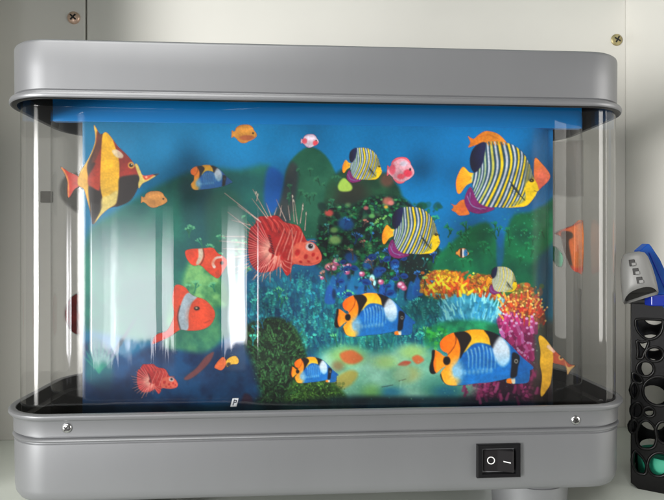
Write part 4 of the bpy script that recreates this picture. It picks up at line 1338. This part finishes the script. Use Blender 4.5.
def clown_small():
    P = Print(182, 244, 232, 282, 3.5)
    P.frame(160, 190, 1 / 3.906)
    e = 0.45
    P.poly([(98, 240), (120, 230), (160, 228), (205, 225), (225, 245), (255, 265), (264, 285), (252, 310), (228, 345), (205, 335), (180, 315), (158, 295), (128, 295), (105, 270)], C(206, 74, 48), e)
    P.poly([(150, 225), (166, 228), (168, 262), (152, 290), (140, 288), (150, 260)], C(178, 176, 160), 0.7, 0.9, clip=True)
    P.line([(212, 300), (206, 285), (218, 266), (240, 262)], 12, 8, C(216, 206, 200), 0.95, True)
    P.line([(168, 230), (172, 262), (158, 292)], 4, 4, C(70, 40, 36), 0.7, True)
    P.ell(242, 285, 7, 7, C(40, 24, 24), 0.3, 1, True)
    P.ell(195, 275, 20, 20, C(222, 96, 60), 0.7, 0.6, True)
    P.poly([(215, 320), (232, 318), (236, 345), (222, 345)], C(180, 70, 50), 0.5, 0.7, clip=True)
    return fish_mesh('printed_clownfish', 'small clownfish print with two pale bands', P)
clown_small()

def clown_big():
    P = Print(148, 280, 217, 346, 3)
    P.frame(60, 210, 1 / 2.5)
    e = 0.5
    P.poly([(230, 335), (240, 312), (268, 300), (284, 262), (280, 225), (288, 188), (312, 192), (330, 212), (362, 224), (382, 244), (388, 264), (376, 288), (352, 300), (320, 302), (300, 300), (276, 316), (250, 328)], C(198, 76, 50), e)
    P.poly([(228, 336), (238, 312), (266, 300), (282, 312), (262, 328), (244, 332)], C(186, 56, 40), 0.6, clip=True)
    P.poly([(318, 208), (350, 210), (330, 232), (322, 262), (320, 298), (300, 300), (296, 264), (302, 236)], C(150, 172, 184), 0.7, 0.95, clip=True)
    P.line([(300, 240), (294, 268), (302, 302)], 3, 3, C(60, 40, 40), 0.7, True)
    P.ell(352, 264, 30, 32, C(214, 80, 44), 0.5, 0.7, True)
    P.ell(342, 246, 7, 5, C(30, 22, 24), 0.3, 1, True)
    P.ell(341, 245, 3, 2, C(200, 180, 150), 0.3, 1, True)
    P.line([(362, 282), (376, 276)], 2, 2, C(140, 50, 36), 0.8, True)
    return fish_mesh('printed_clownfish', 'large clownfish print half lost in the window glare', P)
clown_big()

def small_yellow():
    P = Print(213, 354, 245, 380, 3.5)
    P.frame(160, 300, 1 / 3.906)
    P.poly([(212, 262), (225, 240), (245, 222), (258, 235), (256, 258), (240, 275), (222, 270)], C(206, 106, 60), 0.5)
    P.poly([(258, 240), (270, 225), (295, 218), (308, 235), (302, 250), (280, 252), (262, 262)], C(214, 170, 50), 0.5)
    P.ell(268, 252, 8, 8, C(40, 34, 40), 0.4, 0.9, True)
    return fish_mesh('printed_wrasse', 'little orange and yellow wrasse print in the pale glare', P)
small_yellow()

def idol_small():
    P = Print(534, 334, 578, 400, 3)
    P.frame(420, 300, 1 / 3.906)
    P.poly([(508, 182), (530, 200), (560, 228), (585, 250), (606, 256), (590, 272), (576, 292), (570, 262), (545, 252), (515, 240)], C(168, 74, 40), 0.5)
    P.poly([(462, 150), (472, 138), (496, 158), (516, 190), (520, 240), (512, 320), (496, 352), (476, 378), (470, 360), (476, 300), (468, 250), (470, 200)], grad(C(222, 176, 50), C(196, 150, 40), 1, 340, 390), 0.5)
    P.line([(503, 182), (522, 200)], 16, 12, C(226, 196, 190), 0.8, True)
    P.poly([(566, 236), (578, 262), (606, 254), (590, 274), (574, 294), (572, 270)], C(212, 176, 110), 0.5, clip=True)
    P.ell(551, 225, 10, 10, C(206, 160, 90), 0.3, 1, True)
    P.ell(551, 225, 5, 5, C(30, 24, 20), 0.3, 1, True)
    return fish_mesh('printed_moorish_idol', 'faded yellow moorish idol print at the lower right end', P)
idol_small()

# prints and patches on the far half of the band, seen past the ends of the backdrop
def far_butterfly():
    P = Print(553, 220, 584, 276, 3)
    P.frame(460, 190, 1 / 3.906)
    P.poly([(368, 172), (395, 155), (440, 138), (480, 120), (480, 315), (462, 322), (440, 312), (420, 275), (402, 225), (394, 182)], grad(C(206, 96, 46), C(222, 128, 50), 0, 565, 580), 0.5, sub=3)
    P.poly([(394, 168), (416, 160), (438, 168), (440, 185), (425, 200), (432, 250), (440, 308), (420, 276), (402, 226)], C(52, 40, 34), 1.0, 0.9, clip=True)
    P.line([(368, 172), (420, 148), (480, 122)], 6, 5, C(150, 50, 36), 0.9, True)
    P.poly([(430, 295), (455, 305), (480, 300), (480, 325), (445, 322)], C(206, 60, 36), 1.5, 0.8, clip=True)
    return fish_mesh('printed_butterflyfish', 'orange butterflyfish print on the far side at the right end', P, True)
far_butterfly()
def leaf():
    P = Print(548, 244, 566, 270, 3)
    P.poly([(550, 248), (556, 247), (563, 256), (562, 266), (557, 266), (552, 258)], C(84, 166, 132), 0.6)
    return fish_mesh('printed_leaf', 'pale green weed leaf print by the orange fish', P, True)
leaf()
def red_disc():
    P = Print(64, 290, 94, 338, 3)
    P.ell(80, 314, 15, 21, C(216, 54, 50), 0.04, raw=True)
    P.ell(80, 314, 12, 18, C(232, 66, 60), 0.4, 0.7, True, raw=True)
    P.line([(68, 298), (78, 293), (90, 297)], 2, 2, C(60, 30, 30), 0.8, True, raw=True)
    return fish_mesh('printed_discus', 'round dark red fish print at the left end', P, True)
red_disc()
def pink_patch():
    P = Print(551, 140, 584, 200, 2)
    P.poly([(553, 142), (583, 140), (583, 196), (570, 197), (553, 195)], C(196, 150, 140), 1.2, 0.42, sub=1)  # faint see-through pink patch
    return fish_mesh('faint_pink_patch', 'faint pink patch on the far side', P, True)
pink_patch()
def far_smudge():
    P = Print(58, 170, 92, 216, 2)
    P.poly([(60, 195), (62, 180), (72, 174), (90, 176), (90, 214), (80, 214), (68, 206)], C(92, 78, 62), 1.5, 0.6, sub=3)  # soft brown smudge past the end of the backdrop
    return fish_mesh('brown_smudge', 'brown smudge behind the moorish idol tail', P, True)
far_smudge()

def sticker():
    P = Print(229, 396, 241, 408, 5)
    P.poly([(232.5, 398.2), (238.8, 398.0), (236.6, 406.6), (230.0, 406.8)], C(206, 210, 216), 0.3, sub=1)
    P.line([(234.4, 400.0), (233.0, 405.0)], 0.9, 0.8, C(30, 34, 50), 1, True, raw=True, soft=0.2)
    P.line([(234.4, 400.2), (236.6, 400.4), (236.2, 402.2), (233.9, 402.6)], 0.9, 0.8, C(30, 34, 50), 1, True, raw=True, soft=0.2, sub=1)
    return fish_mesh('paper_tag', 'tiny white tag with a dark letter', P, step=0.25)
sticker()

# ------------------------------------------------------------------ black pen basket at the right, and what stands in it
BA = np.array([192.0, 44.0])                 # left front corner (mm)
ANG = math.radians(-33)
DX = np.array([math.cos(ANG), math.sin(ANG)])     # along the front
DN = np.array([-math.sin(ANG), math.cos(ANG)])    # into the basket
BWID, BDEP, BZ0, BZ1 = 47.0, 42.0, ZS, -31.5
def on_front(px, py):
    """photo position -> (along, up) on the basket's front"""
    d = ray(px, py)
    nrm = np.array([DN[0], DN[1], 0])
    t = nrm @ (np.array([BA[0], BA[1], 0]) - CAM) / (nrm @ d)
    p = CAM + t * d
    return float((p[:2] - BA) @ DX), float(p[2])
basket = empty('pen_basket', (BA[0], BA[1], ZS), 'black plastic pen basket with oval cut outs standing beside the lamp', 'basket')
basket.rotation_euler = (0, 0, ANG)
def panel(name, w, h, holes, thick=1.2):
    cu = bpy.data.curves.new(name, 'CURVE')
    cu.dimensions = '2D'
    cu.fill_mode = 'BOTH'
    cu.extrude = thick * MM / 2
    cu.bevel_depth = 0.55 * MM
    cu.bevel_resolution = 2
    def add(pts):
        sp = cu.splines.new('POLY')
        sp.points.add(len(pts) - 1)
        for i, (x, y) in enumerate(pts):
            sp.points[i].co = (x * MM, y * MM, 0, 1)
        sp.use_cyclic_u = True
    add([(0.6, 3.5), (4.0, 0.6), (w - 4.0, 0.6), (w - 0.6, 3.5), (w - 0.6, h - 0.6), (0.6, h - 0.6)])
    for hpts in holes:
        add(hpts)
    o = bpy.data.objects.new(name, cu)
    COL.objects.link(o)
    dg = bpy.context.evaluated_depsgraph_get()
    me = bpy.data.meshes.new_from_object(o.evaluated_get(dg))
    bpy.data.objects.remove(o)
    bpy.data.curves.remove(cu)
    return me
H = BZ1 - BZ0
def fpts(lst, sub=5):
    q = [on_front(px, py) for px, py in lst]
    P = spline(np.array([(a, z - BZ0) for a, z in q]), sub)
    return [tuple(p) for p in P]
def felp(cx, cy, rx, ry, ang=0.0, n=26):
    ca, sa = math.cos(ang), math.sin(ang)
    l = [(cx + rx * math.cos(t) * ca - ry * math.sin(t) * sa, cy + rx * math.cos(t) * sa + ry * math.sin(t) * ca) for t in np.linspace(0, 2 * math.pi, n, endpoint=False)]
    q = [on_front(px, py) for px, py in l]
    return [(a, z - BZ0) for a, z in q]
front_holes = [
    fpts([(637.5, 321), (640, 320), (650, 320.5), (660, 320.5), (661.5, 323), (659, 332), (653, 337), (646, 337), (640, 331), (637.5, 325)]),
    fpts([(638, 342), (642, 343.5), (646.5, 342), (647.5, 344), (644, 350), (642.5, 356), (638, 356.5), (639.5, 349)]),
    felp(654.5, 354, 7.2, 5.8),
    felp(645.5, 368.5, 6.8, 6.3),
    fpts([(634, 374), (637, 375), (641, 380), (638.5, 381.5), (635, 379)], 3),
    felp(659, 391, 14.5, 13.0, 0.1),
    felp(634.4, 390, 2.2, 6.5, 0.0, 16),
    felp(637, 410, 4.2, 6.2, 0.2),
    felp(649, 411.5, 4.0, 3.4, 0.3, 18),
    fpts([(641, 424), (647, 421.5), (653, 427), (655, 436), (653, 445), (645, 447), (639, 443), (638, 432)]),
    felp(664, 432, 6.5, 9.5, -0.2),
    felp(633.5, 426, 2.6, 5.0, 0.2, 16),
    fpts([(635, 452), (641, 457), (645, 466), (644, 472), (637, 470), (634, 461)]),
    felp(659, 464, 9.5, 10.5, 0.3),
]
def grow(h, d=1.5):
    c = np.array(h).mean(0)
    return [tuple(c + (np.array(p) - c) * (1 + d / max(np.linalg.norm(np.array(p) - c), 1))) for p in h]
me = panel('front_panel', BWID, H, [grow(h) for h in front_holes])
rot = Matrix.Rotation(math.radians(90), 4, 'X')
def beads(me, holes, rad):
    """a raised rounded rim round every opening, in the panel's own mesh"""
    bm = bmesh.new()
    bm.from_mesh(me)
    for h in holes:
        P = np.array(h)
        n = len(P)
        T = np.roll(P, -1, 0) - np.roll(P, 1, 0)
        T /= np.linalg.norm(T, axis=1)[:, None] + 1e-9
        N = np.stack([T[:, 1], -T[:, 0]], 1)
        rr = []
        for i in range(n):
            rr.append([bm.verts.new(((P[i, 0] + N[i, 0] * rad * math.cos(a)) * MM, (P[i, 1] + N[i, 1] * rad * math.cos(a)) * MM, (0.7 + rad * math.sin(a)) * MM)) for a in np.linspace(0, 2 * math.pi, 8, endpoint=False)])
        for i in range(n):
            A, Bq = rr[i], rr[(i + 1) % n]
            for k in range(8):
                bm.faces.new((A[k], A[(k + 1) % 8], Bq[(k + 1) % 8], Bq[k]))
    bmesh.ops.recalc_face_normals(bm, faces=bm.faces)
    bm.to_mesh(me)
    bm.free()
beads(me, [grow(h, 1.0) for h in front_holes], 1.0)
me.transform(rot)
sharp_smooth(me, 50)
link('front_panel', me, basket, M['basket'])
def gen_holes(w, h, seed):
    R = np.random.default_rng(seed)
    hs = []
    for i, z in enumerate(np.linspace(14, h - 14, 6)):
        for k in range(2):
            rx, rz = w * R.uniform(0.13, 0.19), R.uniform(5.5, 7.5)
            cx = w * (0.28 + 0.44 * k) + R.uniform(-1, 1)
            hs.append([(cx + rx * math.cos(t), z + rz * math.sin(t)) for t in np.linspace(0, 2 * math.pi, 24, endpoint=False)])
    return hs
for name, w, tx, ty, rz in (('back_panel', BWID, 0, BDEP, 0), ('side_panel', BDEP - 4, 1.2, 2, 90), ('side_panel', BDEP - 4, BWID - 1.2, 2, 90)):
    me = panel(name, w, H, gen_holes(w, H, len(name) + int(tx)))
    me.transform(Matrix.Translation((tx * MM, ty * MM, 0)) @ Matrix.Rotation(math.radians(rz), 4, 'Z') @ rot)
    sharp_smooth(me, 35)
    link(name, me, basket, M['basket'])
bm = bmesh.new()
box(bm, 3, BWID - 3, 2, BDEP - 2, 0.6, 2.6, 0.4)
from_bm('bottom', bm, basket, M['basket'])
# rounded rim
bm = bmesh.new()
prof = [(-2.2, 2.2), (-2.6, 0.9), (-2.2, -1.8), (-0.3, -2.2), (0.9, -1.5), (0.9, 1.6), (0.2, 2.4), (-1.0, 2.8)]
rings = []
for (o, dz) in prof:
    pts = []
    x0, x1, y0, y1, r = o, BWID - o, o, BDEP - o, 3.0
    for (cx, cy, a0) in ((x1 - r, y0 + r, -90), (x1 - r, y1 - r, 0), (x0 + r, y1 - r, 90), (x0 + r, y0 + r, 180)):
        for k in range(7):
            a = math.radians(a0 + 15 * k)
            pts.append((cx + r * math.cos(a), cy + r * math.sin(a)))
    rings.append([bm.verts.new((x, y, H + dz)) for x, y in pts])
for a, b in zip(rings, rings[1:] + rings[:1]):
    for i in range(len(a)):
        j = (i + 1) % len(a)
        bm.faces.new((a[i], a[j], b[j], b[i]))
bmesh.ops.recalc_face_normals(bm, faces=bm.faces)
from_bm('rim', bm, basket, M['basket'], True)

def bpt(a, n, z):
    p = BA + a * DX + n * DN
    return Vector((p[0], p[1], z))

def tube(bm, p0, p1, r0, r1, seg=24, cap=True):
    d = Vector(p1) - Vector(p0)
    mt = Matrix.Translation((Vector(p0) + Vector(p1)) / 2) @ d.to_track_quat('Z', 'Y').to_matrix().to_4x4()
    return bmesh.ops.create_cone(bm, cap_ends=cap, segments=seg, radius1=r0, radius2=r1, depth=d.length, matrix=mt)

def world_thing(root, name, bm, m, smooth=True):
    o = from_bm(name, bm, None, m, smooth)
    return under(o, root)

# grey slotted cap lying over the rim: a squashed tapering tube, dark mouth towards the camera
def slotted_cap():
    c0 = at(640.5, 297, 24.0)           # mouth end
    root = empty('slotted_cap', tuple(c0), 'light grey slotted plastic cap with a dark oval mouth on the basket rim', 'cap')
    mtx = None
    # local axes: L along the tube (up, away), S across, F towards the viewer
    view = ray(640, 290); view = view / np.linalg.norm(view)
    F = Vector(-view)
    Lx = Vector((0, 0, 1)) + Vector((math.cos(YAW), 0, 0)) * (-0.16)
    Lx = (Lx - F * Lx.dot(F)).normalized()
    S = Lx.cross(F).normalized()
    if S.x < 0:
        S = -S
    O = Vector(c0)
    def g(s, l, f):
        return O + S * s + Lx * l + F * f
    bm = bmesh.new()
    rings = []
    n = 40
    # (l, half width, half depth, slant of mouth)
    secs = [(-1.5, 8.8, 5.5, 1.0), (0.0, 9.4, 6.2, 1.0), (4, 9.3, 6.4, 0.7), (10, 9.0, 6.4, 0.3), (17, 8.2, 6.0, 0.0), (23, 6.9, 5.2, 0.0), (25.5, 5.6, 4.2, 0.0), (26.6, 3.0, 2.4, 0.0)]
    for (l, hw, hd, sl) in secs:
        ring = []
        for i in range(n):
            a = 2 * math.pi * i / n
            ca, sa = math.cos(a), math.sin(a)
            s = hw * math.copysign(abs(ca) ** 0.8, ca); f = hd * math.copysign(abs(sa) ** 0.8, sa)
            # mouth is cut at a slant so that its near side is higher, rising to the right
            lift = sl * (max(sa, 0) * 6.5 + (s / hw) * 2.2)
            ring.append(bm.verts.new(g(s, l + lift, f)))
        rings.append(ring)
    for a, b in zip(rings[:-1], rings[1:]):
        for i in range(n):
            j = (i + 1) % n
            bm.faces.new((a[i], a[j], b[j], b[i]))
    bm.faces.new(rings[-1])
    bmesh.ops.recalc_face_normals(bm, faces=bm.faces)
    world_thing(root, 'cap_body', bm, M['grey'])
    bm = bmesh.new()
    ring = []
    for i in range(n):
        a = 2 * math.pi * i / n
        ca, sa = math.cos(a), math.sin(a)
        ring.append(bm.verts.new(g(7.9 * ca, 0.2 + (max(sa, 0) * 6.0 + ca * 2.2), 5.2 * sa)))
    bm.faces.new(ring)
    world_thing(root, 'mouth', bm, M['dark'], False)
    for k in range(3):
        s0, l0 = -1.6 + 1.2 * k, 20.5 - 5.2 * k - 0.4
        rt = Matrix.Identity(4)
        rt.col[0] = (*S, 0); rt.col[1] = (*F, 0); rt.col[2] = (*Lx, 0)
        dep = 5.4 + 0.35 * k
        rt.translation = g(s0, l0, dep)
        bm = bmesh.new()
        box(bm, -1.5, 1.5, -0.6, 0.9, -1.9, 1.9, 0.3, rt)
        world_thing(root, 'slot', bm, M['dark'], False)
        rt2 = rt.copy(); rt2.translation = g(s0 + 0.7, l0 - 0.9, dep + 0.5)
        bm = bmesh.new()
        box(bm, -1.0, 1.2, -0.5, 0.9, -0.9, 0.9, 0.3, rt2)
        world_thing(root, 'tooth', bm, M['grey'], False)
    return root
slotted_cap()

# blue clip leaning out of the basket to the right
def blue_clip():
    p0 = at(641.5, 249, 36.0); p1 = at(672, 318, 36.0)
    root = empty('plastic_clip', tuple(p1), 'bright blue plastic clip leaning out of the black basket', 'clip')
    d = (Vector(p1) - Vector(p0))
    L = d.length
    z = -d.normalized()
    x = Vector((1, -0.05, 0)); x = (x - z * x.dot(z)).normalized()
    y = z.cross(x)
    mt = Matrix.Identity(4)
    mt.col[0] = (*x, 0); mt.col[1] = (*y, 0); mt.col[2] = (*z, 0)
    mt.translation = Vector(p0)
    bm = bmesh.new()
    # side outline of the bar with its stepped shoulder
    ol = [(-3.4, 0.2), (3.6, 2.2), (4.4, 0.6), (6.2, -10), (6.4, -L), (-3.0, -L), (-4.6, -22), (-4.2, -15), (-2.6, -10), (-2.2, -7), (-3.8, -3.2)]
    lo = [bm.verts.new((a, -3.2, b)) for a, b in ol]
    hi = [bm.verts.new((a, 3.2, b)) for a, b in ol]
    for i in range(len(ol)):
        j = (i + 1) % len(ol)
        bm.faces.new((lo[i], lo[j], hi[j], hi[i]))
    bm.faces.new(lo); bm.faces.new(list(reversed(hi)))
    bmesh.ops.recalc_face_normals(bm, faces=bm.faces)
    bmesh.ops.bevel(bm, geom=list(bm.edges), offset=0.5, segments=2, affect='EDGES')
    bmesh.ops.transform(bm, matrix=mt, verts=bm.verts)
    world_thing(root, 'upper_jaw', bm, M['pblue'], False)
    bm = bmesh.new()
    box(bm, 1.2, 1.9, -3.6, -3.25, -L + 2, -3, 0.12, mt)
    world_thing(root, 'groove_rib', bm, M['navy'], False)
    q = at(657, 300, 33.0)
    bm = bmesh.new()
    box(bm, q[0] - 5.5, q[0] + 12, q[1] - 3, q[1] + 4, q[2] - 3.5, q[2] + 3.2, 1.0)
    world_thing(root, 'lower_jaw', bm, M['navy'], False)
blue_clip()

# pens and a green highlighter inside the basket
def marker(label, m, a0, n0, a1, n1, z1, r, name='marker_pen'):
    p0, p1 = bpt(a0, n0, ZS + 3.0), bpt(a1, n1, z1)
    root = empty(name, tuple(p0), label, 'pen')
    bm = bmesh.new()
    mid = p0.lerp(p1, 0.62)
    tube(bm, p0, mid, r, r)
    world_thing(root, 'barrel', bm, m)
    bm = bmesh.new()
    tube(bm, mid, p1, r * 1.12, r * 0.95)
    world_thing(root, 'pen_cap', bm, M['pblue'] if m is M['navy'] else m)
marker('navy blue marker pen upright behind the basket front', M['navy'], 34, 8.5, 23, 8.5, -40, 5.5)
marker('navy blue marker pen in the far right corner of the basket', M['navy'], 40, 30, 22, 30, -38, 5.0)
gt = bpt(19, 18.5, ZS + 2.6)
gr = empty('tape_roll', tuple(gt), 'green roll of tape on the bottom of the basket', 'tape')
bm = bmesh.new()
prof = [(7, 0), (14.5, 0), (15, 0.6), (15, 15.4), (14.5, 16), (7, 16)]
n = 40
rings = [[bm.verts.new((gt[0] + r * math.cos(2 * math.pi * i / n), gt[1] + r * math.sin(2 * math.pi * i / n), gt[2] + z)) for i in range(n)] for r, z in prof]
for a, b in zip(rings, rings[1:] + rings[:1]):
    for i in range(n):
        j = (i + 1) % n
        bm.faces.new((a[i], a[j], b[j], b[i]))
bmesh.ops.recalc_face_normals(bm, faces=bm.faces)
world_thing(gr, 'tape_winding', bm, M['green'])
